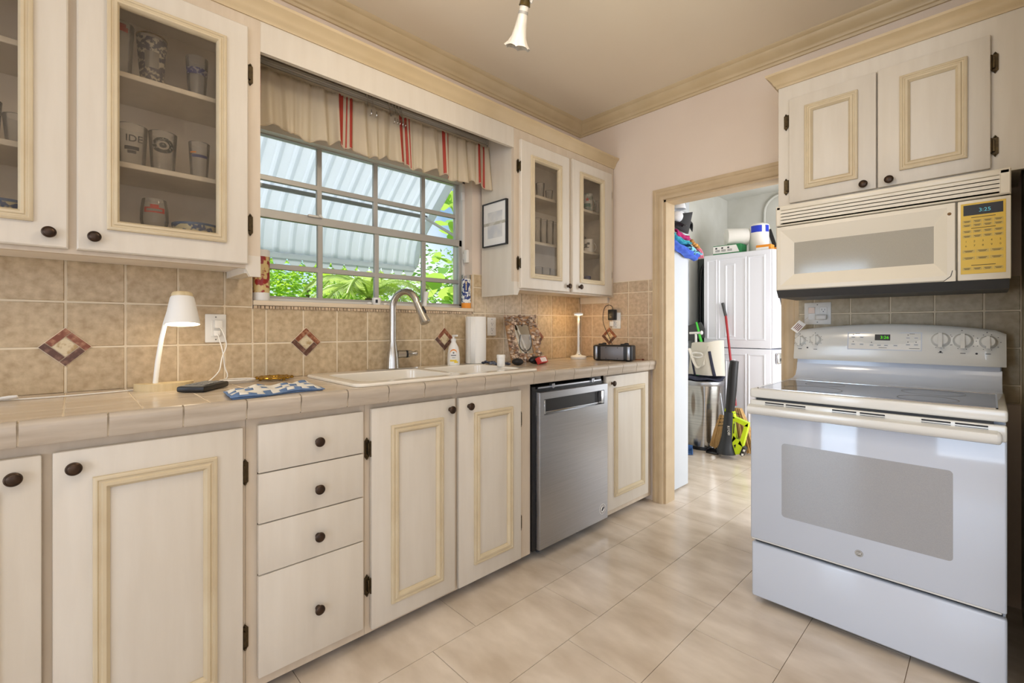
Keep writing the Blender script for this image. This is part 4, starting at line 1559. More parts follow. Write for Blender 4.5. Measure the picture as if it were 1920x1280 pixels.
# framed picture on the side of the cabinet
pf = thing('framed_picture', 'small framed pale sketch hanging on the cabinet side by the window', 'picture', (-2.07, 1.845, 1.80))
PF_ = FB(1.851)
MB().ring(-2.176, -1.960, 1.672, 1.938, [(0, .001), (0, .020), (.006, .020), (.006, .001)], PF_).build('frame', M['black'], pf)
fbox(PF_, -2.172, -1.964, 1.676, 1.934, .001, .012).build('mat_board', M['label'], pf)
fbox(PF_, -2.132, -2.000, 1.722, 1.880, .012, .0125).build('artwork', mat('pale_sketch', (232, 230, 226), .6, col2=(206, 208, 212), scale=9, detail=5, sharp=(.42, .62)), pf)
fbox(PF_, -2.168, -1.968, 1.800, 1.818, .0126, .0128).build('ink_line', mat('sketch_line', (214, 210, 202), .6, col2=(190, 186, 172), scale=40, sharp=(.45, .55)), pf)
fbox(PF_, -2.171, -1.965, 1.677, 1.933, .0155, .0165).build('glazing', glass('picture_glass', (254, 254, 254), .04), pf)
# ------------------------------------------------------------------ glassware behind the cabinet doors
FI = lambda x, y: math.atan2(-y, -x)


def cyl_patch(mb, cx, cy, rfun, a0, a1, z0, z1, n=10, m=3, off=.0006):
    f0 = math.atan2(-cy, -cx)
    mb.grid(lambda u, v: (cx + (rfun(z0 + (z1 - z0) * v) + off) * math.cos(f0 + a0 + (a1 - a0) * u), cy + (rfun(z0 + (z1 - z0) * v) + off) * math.sin(f0 + a0 + (a1 - a0) * u), z0 + (z1 - z0) * v), n, m)
    return mb


def tumbler(x, y, z, r0, r1, h, label, group=None, name='beer_glass', waist=0):
    c = thing(name, label, 'glass', (x, y, z), group)
    N = 9
    def rf(zz):
        t_ = (zz - z) / h
        return r0 + (r1 - r0) * t_ - waist * math.sin(PI * min(1, t_ * 1.3)) * .5
    prof = [(0, .001)] + [(rf(z + h * i / N), h * i / N + .001) for i in range(N + 1)] + [(rf(z + h * i / N) - .0025, max(h * i / N, .012)) for i in range(N, -1, -1)] + [(0, .012)]
    MB().lathe(prof, (x, y, z), None, 28, cap=False).build('glass', M['ware'], c)
    return c, rf


S1, S2, S0 = 2.0135, 1.7205, 1.4305
orn = mat('ornate_print', (58, 62, 84), .5, col2=(176, 172, 160), scale=70, detail=6, sharp=(.50, .58))
c, rf = tumbler(-2.05, .205, S1, .030, .044, .185, 'tall beer glass covered in ornate dark print on the top shelf left of the window')
MB_ = MB()
cyl_patch(MB_, -2.05, .205, rf, -1.5, 1.5, S1 + .02, S1 + .070)
cyl_patch(MB_, -2.05, .205, rf, -1.5, -.55, S1 + .070, S1 + .125)
cyl_patch(MB_, -2.05, .205, rf, .55, 1.5, S1 + .070, S1 + .125)
cyl_patch(MB_, -2.05, .205, rf, -1.5, 1.5, S1 + .125, S1 + .172)
MB_.build('print', orn, c)
MB().lathe([(.0438, .181), (.0446, .181), (.0446, .1865), (.0438, .1865)], (-2.05, .205, S1), None, 28, cap=False).build('gold_rim', M['brass'], c)
c, rf = tumbler(-2.05, .338, S1, .026, .036, .165, 'slim beer glass with a blue band of print, right end of the top shelf')
cyl_patch(MB(), -2.05, .338, rf, -1.3, 1.3, S1 + .100, S1 + .124).build('print', mat('blue_band', (60, 66, 120), .5, col2=(150, 150, 160), scale=90, sharp=(.5, .58)), c)
c, rf = tumbler(-2.06, .118, S1, .030, .040, .20, 'beer glass with red crest at the left end of the top shelf')
q = MB()
cyl_patch(q, -2.06, .118, rf, -.2, .6, S1 + .165, S1 + .180)
cyl_patch(q, -2.06, .118, rf, 0, .45, S1 + .180, S1 + .190)
q.build('print', M['inkred'], c)
c, rf = tumbler(-2.05, .150, S2, .036, .044, .150, 'pint glass with dark lettering at the left of the middle shelf')
f0 = math.atan2(-.150, 2.05)
q = MB()
cyl_patch(q, -2.05, .150, rf, -.5, .5, S2 + .062, S2 + .074)
cyl_patch(q, -2.05, .150, rf, -.3, .3, S2 + .050, S2 + .060)
q.build('print', M['ink'], c)
rx = Vector((.08, 1, 0))
text('IDE', .032, (-2.05 + .044, .153, S2 + .098), (.05, 1, 0), (.05, 0, 1), M['ink'], c, 'print_letters')
c, rf = tumbler(-2.05, .236, S2, .034, .042, .150, 'pint glass with round dark badge in the middle of the middle shelf')
q = MB()
nrm = Vector((1, -.11, -.05)).normalized()
Mx = nrm.to_track_quat('Z', 'Y').to_matrix()
def badge(mb, r0, r1, z0, cx, cy, rfun, n=36):
    f0 = math.atan2(-cy, -cx)
    def P(r, t):
        zz = z0 + r * math.sin(t) * .82
        return (cx + (rfun(zz) + .0006) * math.cos(f0 + r * math.cos(t) / rfun(zz)), cy + (rfun(zz) + .0006) * math.sin(f0 + r * math.cos(t) / rfun(zz)), zz)
    vs = [P(r0, 2 * PI * i / n) for i in range(n)] + [P(r1, 2 * PI * i / n) for i in range(n)]
    mb.add(vs, [(i, (i + 1) % n, n + (i + 1) % n, n + i) for i in range(n)])
badge(q, .0185, .033, S2 + .100, -2.05, .236, rf)
badge(q, .0005, .011, S2 + .100, -2.05, .236, rf)
q.build('badge', mat('badge_print', (40, 48, 54), .5, col2=(120, 124, 122), scale=120, sharp=(.55, .62)), c)
c, rf = tumbler(-2.05, .345, S2, .026, .034, .145, 'small glass with orange and blue lettering at the right of the middle shelf')
cyl_patch(MB(), -2.05, .345, rf, -1.0, -.3, S2 + .103, S2 + .108).build('print_top', M['orange'], c)
cyl_patch(MB(), -2.05, .345, rf, -.8, .9, S2 + .088, S2 + .098).build('print', M['inkblue'], c)
c = thing('beer_glass', 'stemmed beer glass with a red label on the bottom shelf left of the window', 'glass', (-2.05, .212, S0))
prof = [(.033, 0), (.034, .003), (.012, .010), (.007, .02), (.007, .045), (.018, .06), (.034, .09), (.041, .125), (.040, .165), (.035, .20), (.0335, .20), (.038, .165), (.039, .125), (.032, .092), (.016, .063), (0, .056)]
MB().lathe(prof, (-2.05, .212, S0 + .0005), None, 30, cap=False).build('glass', M['ware'], c)
rfc = lambda zz: .0405
q = MB()
cyl_patch(q, -2.05, .212, rfc, -.75, .75, S0 + .150, S0 + .168)
cyl_patch(q, -2.05, .212, rfc, -.3, .3, S0 + .168, S0 + .178)
q.build('label', M['inkred'], c)
cyl_patch(MB(), -2.05, .212, rfc, -.55, .55, S0 + .155, S0 + .163, off=.0012).build('label_print', M['mgray'], c)


def bowl(x, y, z, r, h, label):
    c = thing('painted_bowl', label, 'bowl', (x, y, z), 'blue and yellow painted bowls')
    MB().lathe([(0, 0), (r * .5, 0), (r * .55, .006), (r * .85, h * .55), (r, h), (r * .96, h), (r * .8, h * .55), (r * .45, .012), (0, .010)], (x, y, z + .0005), None, 36, cap=False).build('bowl', mat('bowl_paint_' + str(int(y * 100)), (236, 226, 186), .3, col2=(60, 92, 140), scale=34, detail=2, sharp=(.5, .56)), c)
    MB().lathe([(r * .955, h - .001), (r * 1.005, h - .006), (r * 1.008, h + .002), (r * .955, h + .002)], (x, y, z + .0005), None, 36, cap=False).build('blue_rim', mat('bowl_rim', (70, 106, 150), .3), c)
    return c


bowl(-2.045, .335, S0, .075, .126, 'blue-rimmed painted bowl on the bottom shelf right of the red-labelled glass')
bowl(-2.05, -.150, S0, .078, .122, 'blue-rimmed painted bowl on the bottom shelf of the leftmost glass door')
for i, (y, h, z) in enumerate(((-.185, .13, S2), (-.115, .10, S2))):
    tumbler(-2.05, y, z, .028, .036, h, ('plain tall tumbler on the middle shelf behind the leftmost glass door', 'plain short tumbler on the middle shelf behind the leftmost glass door')[i], name='tumbler')
# right-hand cabinet
T1, T2, T0 = 2.0055, 1.7165, 1.4305
ROWL = 'plain glasses behind the left door of the right cabinet'
k = 0
pos = [(-2.03, 2.20, T1, .030, .11, 'wide tumbler at the left of the top shelf beside the framed picture'), (-2.05, 2.31, T1, .026, .09, 'low tumbler next to the wide one on the top shelf')]
for y in (2.165, 2.225, 2.285, 2.345):
    pos.append((-2.02, y, T2, .026, .165, 'tall clear glass in the middle-shelf row right of the framed picture, %s' % ('first', 'second', 'third', 'fourth')[k] + ' from left'))
    k += 1
k = 0
for y in (2.185, 2.26, 2.335):
    pos.append((-2.03, y, T0, .030, .14, 'clear stem-like glass on the bottom shelf of the right cabinet, %s' % ('left', 'middle', 'right')[k] + ' of three'))
    k += 1
for x, y, z, r, h, lb in pos:
    tumbler(x, y, z, r * .85, r, h, lb, ROWL, 'tumbler', .004)


def mug(x, y, z, r, h, label, bodym, art=None, hand=(1, 0)):
    c = thing('mug', label, 'mug', (x, y, z))
    MB().lathe([(0, 0), (r * .95, 0), (r, .004), (r, h), (r - .004, h), (r - .004, .008), (0, .008)], (x, y, z + .0005), None, 32, cap=False).build('body', bodym, c)
    d = Vector((hand[0], hand[1], 0)).normalized()
    pts = []
    for i in range(11):
        a = PI * i / 10 - PI / 2
        pts.append((x + d.x * (r - .003 + .030 * math.cos(a)), y + d.y * (r - .003 + .030 * math.cos(a)), z + h * .5 + h * .33 * math.sin(a)))
    MB().tube(pts, .0055, 8, flat=.8).build('handle', bodym, c)
    return c


c = mug(-2.0, 2.665, T1, .040, .125, 'patterned stein mug with a red star on the top shelf beside the doorway', mat('stein_body', (196, 198, 194), .35, col2=(120, 136, 130), scale=26, sharp=(.48, .6)), None, (.35, .94))
q = MB()
def star(cx, cy, zc_, r, mb, rr_):
    f0 = math.atan2(-cy, -cx)
    P = []
    for i in range(10):
        a = PI / 2 + 2 * PI * i / 10
        k_ = r if i % 2 == 0 else r * .42
        P.append((k_ * math.cos(a), k_ * math.sin(a)))
    vs = [(cx + (rr_ + .001) * math.cos(f0 + a / rr_), cy + (rr_ + .001) * math.sin(f0 + a / rr_), zc_ + b_) for a, b_ in P]
    mb.add(vs, [tuple(range(10))])
star(-2.0, 2.665, T1 + .082, .016, q, .040)
q.build('star', M['inkred'], c)
cyl_patch(MB(), -2.0, 2.665, lambda z_: .040, -.6, .6, T1 + .03, T1 + .055).build('landscape', mat('stein_green', (70, 120, 110), .4), c)
tumbler(-2.0, 2.79, T1, .020, .026, .10, 'slim clear glass right of the stein mug on the top shelf', name='tumbler')
c = mug(-2.0, 2.672, T2, .042, .092, 'white mug with dark drawing on the middle shelf beside the doorway', M['white'], None, (.35, .94))
q = MB()
cyl_patch(q, -2.0, 2.672, lambda z_: .042, -.7, .2, T2 + .030, T2 + .036)
cyl_patch(q, -2.0, 2.672, lambda z_: .042, -.6, -.1, T2 + .036, T2 + .060)
cyl_patch(q, -2.0, 2.672, lambda z_: .042, -.2, .3, T2 + .052, T2 + .068)
q.build('drawing', M['dgray'], c)
c = thing('blue_pot', 'small glass jar with blue lid on the bottom shelf beside the doorway', 'jar', (-2.0, 2.66, T0))
MB().lathe([(0, 0), (.030, 0), (.032, .004), (.032, .085), (.026, .095), (.026, .10), (0, .10)], (-2.0, 2.66, T0 + .0005), None, 28).build('jar', mat('jar_pale', (170, 186, 206), .3, col2=(60, 84, 150), scale=26, sharp=(.52, .6)), c)
MB().lathe([(0, .098), (.028, .098), (.030, .102), (.029, .116), (.010, .122), (0, .123)], (-2.0, 2.66, T0), None, 28).build('lid', M['inkblue'], c)
tumbler(-2.0, 2.76, T0, .022, .027, .085, 'low clear glass right of the blue-lidded jar', name='tumbler')
tumbler(-2.09, 2.72, T2, .024, .030, .13, 'clear glass behind the white mug on the middle shelf', name='tumbler')

# ------------------------------------------------------------------ microwave
mwv = thing('microwave_oven', 'almond over-the-range microwave with yellow keypad above the white stove', 'microwave', (-.334, 2.66, 1.33))
MX0, MX1, MY = -.722, .051, 2.462
MB().box(MX0 + .004, MX1 - .004, MY + .03, YT - .016, 1.335, 1.755, .004, 2).build('body', M['mw'], mwv)
b = MB()
# under-body: dark grey lip sloping back
b.prism([(MY + .004, 1.362), (MY + .034, 1.326), (YT - .06, 1.326), (YT - .06, 1.362)], lambda a, c_, d: (d, a, c_), MX0 + .002, MX1 - .004)
b.build('base_lip', M['dgray'], mwv)
# louvred vent band along the top
F = FB(MY)
v = MB()
ZV0, ZV1 = 1.668, 1.766
fbox(F, MX0, MX1, 1.742, ZV1, -.05, .0, .006, 2, v)
fbox(F, MX0, MX1, ZV0, 1.676, -.05, .0, .003, 1, v)
fbox(F, MX0, MX0 + .022, ZV0, ZV1 - .004, -.05, .0, .004, 1, v)
fbox(F, MX1 - .030, MX1, ZV0, ZV1 - .004, -.05, .0, .004, 1, v)
for i in range(4):
    z = 1.682 + .0155 * i
    v.prism([(MY + .001, z), (MY + .0005, z + .0118), (MY + .024, z + .014), (MY + .024, z + .003)], lambda a, c_, d: (d, a, c_), MX0 + .02, MX1 - .028)
v.build('vent_grille', M['mw'], mwv)
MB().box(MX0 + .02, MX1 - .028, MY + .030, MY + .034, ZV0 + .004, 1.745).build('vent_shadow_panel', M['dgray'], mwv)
# door: bevelled surround round a sunken screen
DX0_, DX1_, DZ0_, DZ1_ = MX0 + .001, -.0945, 1.360, 1.665
wn = (-.648, -.158, 1.436, 1.585)
d = MB()
vs, fs = [], []
def lq(x0, x1, z0, z1, y):
    return [(x0, y, z0), (x1, y, z0), (x1, y, z1), (x0, y, z1)]
ls = [lq(DX0_, DX1_, DZ0_, DZ1_, MY + .035), lq(DX0_, DX1_, DZ0_, DZ1_, MY + .006), lq(DX0_ + .005, DX1_ - .002, DZ0_ + .005, DZ1_ - .002, MY), lq(DX0_ + .020, -.118, DZ0_ + .022, DZ1_ - .018, MY - .001), lq(wn[0], wn[1], wn[2], wn[3], MY + .020), lq(wn[0], wn[1], wn[2], wn[3], MY + .03)]
for l in ls:
    vs += l
for k in range(5):
    for i in range(4):
        j = (i + 1) % 4
        fs.append((4 * k + i, 4 * k + j, 4 * k + 4 + j, 4 * k + 4 + i))
fs.append((0, 1, 2, 3))
md = d.add(vs, fs).build('door', M['mw'], mwv, angle=20)
MB().box(wn[0], wn[1], MY + .021, MY + .025, wn[2], wn[3]).build('door_screen', M['mwwin'], md)
q = MB()
q.prism([(-.128, 1.360), (-.0945, 1.360), (-.0945, 1.402), (-.103, 1.402), (-.106, 1.382)], F, .0002, .0016)
q.build('chipped_corner', M['mw'], md)
q = MB()
q.tube([F(-.128, 1.3615, .0018), F(-.108, 1.380, .0018), F(-.103, 1.402, .0018)], .0012, 6)
q.build('crack', M['ink'], md)
q = MB().lathe([(0, 0), (.006, 0), (.006, .0006), (0, .0006)], F(-.112, 1.622, .0005), Vector((0, -1, 0)).to_track_quat('Z', 'Y').to_matrix(), 16)
q.build('scorch_spot', mat('scorch', (150, 112, 52), .6, col2=(90, 60, 30), scale=200), md)
pn = MB()
fbox(F, -.0895, MX1, 1.360, 1.664, -.035, 0, .004, 2, pn)
pn = pn.build('control_panel', M['mw'], mwv)
fbox(F, -.0805, .038, 1.384, 1.652, 0, .0012, .0006, 1).build('keypad', M['yellow'], pn)
fbox(F, -.073, .031, 1.606, 1.645, .001, .002).build('display', M['black'], pn)
text('3:25', .019, F(-.016, 1.622, .0024), (1, 0, 0), (0, 0, 1), emis('mw_digits', (110, 190, 200), .8), pn, 'clock_digits', .0003)
rows = [(1.583, 4), (1.568, 4), (1.545, 4), (1.527, 4), (1.470, 3), (1.444, 3), (1.404, 4)]
for z, n in rows:
    for i in range(n):
        wdt = .110 / n
        a = -.077 + wdt * i
        kb = fbox(F, a + .0015, a + wdt - .0015, z - .0058, z + .0058, .001, .0015).build('key', M['keyline'], pn)
        tq = fbox(F, a + wdt * .18, a + wdt * .82, z + .0005, z + .0024, .0015, .0018)
        fbox(F, a + wdt * .26, a + wdt * .74, z - .0030, z - .0012, .0015, .0018, mb=tq)
        tq.build('print', M['keytext'], kb)
for z in (1.597, 1.5565, 1.4165):
    fbox(F, -.052, .012, z - .0012, z + .0012, .001, .0015).build('print', M['keytext'], pn)
for i, ch_ in enumerate('12345'):
    text(ch_, .010, F(-.066 + .0225 * i, 1.507, .0015), (1, 0, 0), (0, 0, 1), M['keytext'], pn, 'key_digit', .0003)
for i, ch_ in enumerate('67890'):
    text(ch_, .010, F(-.066 + .0225 * i, 1.490, .0015), (1, 0, 0), (0, 0, 1), M['keytext'], pn, 'key_digit', .0003)

# ------------------------------------------------------------------ stove
sv = thing('electric_range', 'white freestanding electric stove with glass cooktop beside the doorway', 'stove', (-.338, 2.45, 0))
SXa, SXb = -.715, .036
FY = 2.118
SB = 2.845
MB().box(SXa + .003, SXb - .003, FY + .03, SB, .045, .895, .003).build('body', M['enamel'], sv)
for x in (SXa + .05, SXb - .05):
    for y in (FY + .08, SB - .06):
        MB().cyl((x, y, 0), (x, y, .046), .016, .02, 12).build('foot', M['dgray'], sv)
# warming drawer
dr_ = MB()
dr_.box(SXa, SXb, FY, FY + .035, .030, .262, .008, 3)
dr_.build('drawer', M['enamel'], sv)
MB().box(SXa + .01, SXb - .01, FY + .02, FY + .035, .258, .284).build('drawer_gap', M['black'], sv)
# oven door
od = MB()
F = FB(FY)
fbox(F, SXa + .001, SXb - .001, .284, .868, -.035, .016, .006, 3, od)
od = od.build('oven_door', M['ovenglass'], sv)
b = MB()
fbox(F, SXa + .004, SXb - .012, .278, .287, -.02, .012, .002, 1, b)
b.build('lower_trim', M['enamelw'], od)
wz0, wz1 = .407, .707
pts = [(x, y) for x, y in rr(-.594, -.087, wz0, wz1, .012)]
MB().prism(pts, F, .0155, .0168).build('window', M['ovenwin'], od)
lg = MB().lathe([(0, 0), (.0125, 0), (.0125, .0012), (0, .0012)], F(-.338, .346, .016), Vector((0, -1, 0)).to_track_quat('Z', 'Y').to_matrix(), 28).build('badge', M['mgray'], od)
lg2 = MB().lathe([(.0100, .001), (.0110, .001), (.0110, .0018), (.0100, .0018)], F(-.338, .346, .016), Vector((0, -1, 0)).to_track_quat('Z', 'Y').to_matrix(), 28, cap=False)
lg2.build('badge_ring', M['white'], od)
text('GE', .0125, F(-.338, .346, .0176), (1, 0, 0), (0, 0, 1), M['white'], od, 'badge_letters', .0006)
# handle moulding with vent slots above it
hb = MB()
hb.box(SXa + .001, SXb - .001, FY - .022, FY + .01, .822, .874, .006, 3)
hp = [(FY - .005, .822), (FY - .035, .815), (FY - .056, .822), (FY - .062, .836), (FY - .058, .850), (FY - .040, .856), (FY - .010, .858)]
hb.prism(hp, lambda a, c_, d: (d, a, c_), SXa + .002, SXb - .022)
for x in (SXb - .022,):
    hb.lathe([(0, 0), (.021, 0), (.019, .006), (.012, .010), (0, .011)], (x, FY - .036, .836), Matrix(((0, 0, 1), (0, 1, 0), (-1, 0, 0))), 20)
hb.build('handle', M['enamelw'], od, angle=50)
for x0, x1 in ((-.655, -.585), (-.578, -.508), (-.42, -.345), (-.335, -.262), (-.165, -.092), (-.082, -.006)):
    MB().box(x0, x1, FY - .0232, FY - .015, .864, .8695, .001).build('vent_slot', M['black'], od)
    MB().box(x0, x1, FY - .0232, FY - .018, .8585, .8600).build('vent_line', M['black'], od)
MB().box(SXa + .02, SXb - .03, FY - .004, FY + .03, .872, .886).build('vent_gap', M['black'], sv)
# cooktop
ck = MB()
ck.box(SXa - .001, SXb + .001, FY - .020, 2.70, .884, .9215, .008, 3)
ck = ck.build('cooktop', M['enamelw'], sv)
MB().box(-.690, .012, FY + .012, 2.585, .918, .9235, .001).build('glass_surface', M['cooktop'], ck)
fr = MB()
for a, b_, c_, d_ in ((-.694, .016, FY + .007, FY + .013), (-.694, .016, 2.583, 2.589), (-.694, -.689, FY + .007, 2.589), (.011, .016, FY + .007, 2.589)):
    fr.box(a, b_, c_, d_, .919, .9242)
fr.build('glass_edge', M['chrome'], ck)
bn = MB()
for x, y, r in ((-.52, 2.24, .105), (-.16, 2.24, .085), (-.52, 2.46, .075), (-.16, 2.46, .095)):
    for q_ in (r, r - .004):
        pass
    bn.lathe([(r - .0025, 0), (r, 0), (r, .0004), (r - .0025, .0004)], (x, y, .9235), None, 48, cap=False)
bn.build('burner_rings', M['mgray'], ck)
# backguard: riser, then the console that leans forward and has a bowed top
MB().box(SXa + .004, SXb - .006, 2.775, SB, .915, 1.03, .004).build('riser', M['enamel'], sv)
sw = MB()
sw.prism([(2.60, .9205), (2.70, .9235), (2.745, .935), (2.768, .965), (2.776, 1.0), (2.80, 1.0), (2.80, .9205)], lambda a, c_, d: (d, a, c_), SXa + .004, SXb - .004)
sw.build('riser_sweep', M['enamel'], sv, angle=60)
cs = MB()
NN = 24
secs = []
for i in range(NN + 1):
    x = SXa - .006 + (SXb - SXa + .014) * i / NN
    u = (i / NN) * 2 - 1
    zt = 1.199 - .033 * u * u - (.012 if abs(u) > .97 else 0)
    yo = .0 + (.012 if abs(u) > .97 else 0)
    secs.append([(x, 2.742 + yo, 1.018), (x, 2.738 + yo, 1.028), (x, 2.762 + yo, zt - .014), (x, 2.770 + yo, zt - .004), (x, 2.782, zt), (x, 2.835, zt), (x, SB, zt - .01), (x, SB, 1.018)])
cs.sweep(None, secs)
con = cs.build('control_console', M['enamelw'], sv, angle=50)
# console face frame: local plane leaning back slightly
tilt = (2.762 - 2.738) / (1.17 - 1.028)
def CFc(a, z, d):
    return (a, 2.738 + tilt * (z - 1.028) - d, z)
def kn_(x, z, r):
    n_ = Vector((0, -1, tilt)).normalized()
    Mx = n_.to_track_quat('Z', 'Y').to_matrix()
    o = MB().lathe([(0, 0), (r * 1.08, 0), (r * 1.08, .003), (r, .006), (r * .93, .016), (r * .8, .020), (0, .021)], CFc(x, z, 0), Mx, 28)
    k_ = o.build('control_knob', M['enamelw'], con)
    g = MB()
    p0 = [(x - r * .24, z - r * 1.02), (x + r * .24, z - r * 1.02), (x + r * .20, z + r * 1.05), (x - r * .20, z + r * 1.05)]
    g.prism(p0, CFc, .018, .032)
    g.build('grip', M['enamelw'], k_)
for x, z, r in ((-.690, 1.113, .023), (-.622, 1.119, .023), (-.153, 1.127, .030), (-.083, 1.124, .030), (-.008, 1.120, .025)):
    kn_(x, z, r)
pr_ = [(a, b_) for a, b_ in rr(-.486, -.216, 1.077, 1.157, .006)]
MB().ring(-.488, -.214, 1.075, 1.159, [(0, 0), (0, .002), (.004, .002), (.004, 0)], CFc).build('panel_rim', M['mgray'] if False else M['enamel'], con)
MB().prism(pr_, CFc, .0, .0012).build('keypad', M['white'], con)
fbox_pts = [(-.382, 1.121), (-.325, 1.121), (-.325, 1.149), (-.382, 1.149)]
MB().prism(fbox_pts, CFc, .001, .0022).build('display', M['black'], con)
text('3:26', .019, CFc(-.346, 1.1345, .0026), (1, 0, 0), (0, tilt, 1), emis('green_digits', (90, 210, 40), 1.2), con, 'clock_digits', .0003)
kd = MB()
keypale = mat('key_pale', (222, 224, 224), .5)
def keymark(x, z, w=.016, h=.010):
    MB().prism([(x - w / 2, z - h / 2), (x + w / 2, z - h / 2), (x + w / 2, z + h / 2), (x - w / 2, z + h / 2)], CFc, .0012, .0016).build('key', keypale, con)
    kd.prism([(x - w * .38, z - .0012), (x + w * .38, z - .0012), (x + w * .38, z + .0008), (x - w * .38, z + .0008)], CFc, .0016, .0019)
for x in (-.465, -.432):
    keymark(x, 1.134)
    keymark(x, 1.101)
for x in (-.394, -.366, -.340, -.306):
    keymark(x, 1.098)
for x in (-.262, -.234):
    keymark(x, 1.134)
    keymark(x, 1.103)
for x, z in ((-.465, 1.147), (-.465, 1.114), (-.394, 1.111), (-.262, 1.147), (-.262, 1.115), (-.234, 1.115)):
    kd.prism([(x - .002, z - .002), (x + .002, z - .002), (x + .002, z + .002), (x - .002, z + .002)], CFc, .0012, .0018)
for x, z, w in ((-.448, 1.152, .018), (-.248, 1.152, .018), (-.352, 1.087, .03), (-.24, 1.086, .036)):
    kd.prism([(x - w / 2, z - .0010), (x + w / 2, z - .0010), (x + w / 2, z + .0010), (x - w / 2, z + .0010)], CFc, .0012, .0018)
kd.build('button_print', mat('key_ink', (96, 98, 102), .6), con)
tk = MB()
for x, z, r in ((-.690, 1.113, .03), (-.622, 1.119, .03), (-.153, 1.127, .040), (-.083, 1.124, .040), (-.008, 1.120, .036)):
    for i in range(9):
        a = R(-60 + 300 * i / 8)
        xx, zz = x + r * math.sin(a), z + r * math.cos(a) * .9
        if zz < 1.155:
            tk.prism([(xx - .0017, zz - .0011), (xx + .0017, zz - .0011), (xx + .0017, zz + .0011), (xx - .0017, zz + .0011)], CFc, 0, .0007)
    tk.prism([(x - .008, 1.07), (x + .008, 1.07), (x + .008, 1.0725), (x - .008, 1.0725)], CFc, 0, .0007)
    tk.prism([(x - .005, z + r * .98 + .0035), (x - .0015, z + r * .98 + .0035), (x - .0015, z + r * .98 + .007), (x - .005, z + r * .98 + .007)], CFc, 0, .0007)
for x, z in ((-.657, 1.078), (-.153, 1.075), (-.042, 1.071)):
    tk.lathe([(0, 0), (.004, 0), (.004, .001), (0, .001)], CFc(x, z, 0), Vector((0, -1, tilt)).to_track_quat('Z', 'Y').to_matrix(), 14)
tk.build('dial_marks', M['ink'], con)

# outlet and switch above the stove
FB3 = FB(YT)
so_ = outlet(FB3, -.637, 1.256, .121, .116, 'double plate with light switch and outlet on the tiles above the stove')
b = MB()
fbox(FB3, -.679, -.646, 1.222, 1.290, .006, .0085, .002, 1, b)
sw_ = b.build('switch_rocker', M['white'], so_)
fbox(FB3, -.677, -.648, 1.2565, 1.288, .0085, .011, .002).build('rocker_top', mat('rocker_peach', (244, 222, 206), .4), sw_)  # plain pale peach tone on the upper half of the rocker
socket(FB3, -.610, 1.256, so_)
ap = thing('night_light_plug', 'white plug-in adapter in the outlet above the stove', 'adapter', (-.61, 2.84, 1.235))
b = MB()
fbox(FB3, -.640, -.590, 1.222, 1.250, .009, .045, .008, 3, b)
b.build('plug', M['white'], ap)
tg = thing('paper_tag', 'white paper tag with red stripes tucked at the left end of the stove console', 'tag', (-.70, 2.80, 1.17))
Mt = Matrix.Translation((-.700, 2.752, 1.186)) @ Matrix.Rotation(R(-14), 4, 'X') @ Matrix.Rotation(R(38), 4, 'Y')
MB(Mt).box(-.020, .020, -.0005, .0005, -.030, .030).build('card', M['label'], tg)
q = MB(Mt)
for i in range(4):
    q.box(-.013 + .008 * i, -.0095 + .008 * i, -.0011, -.0005, -.020, .014)
q.build('stripes', mat('tag_stripe', (124, 50, 46), .6), tg)
MB().tube(smooth([(-.676, 2.856, 1.24), (-.69, 2.84, 1.225), (-.70, 2.80, 1.21), (-.698, 2.757, 1.205)]), .0009, 5).build('string', M['cord'], tg)

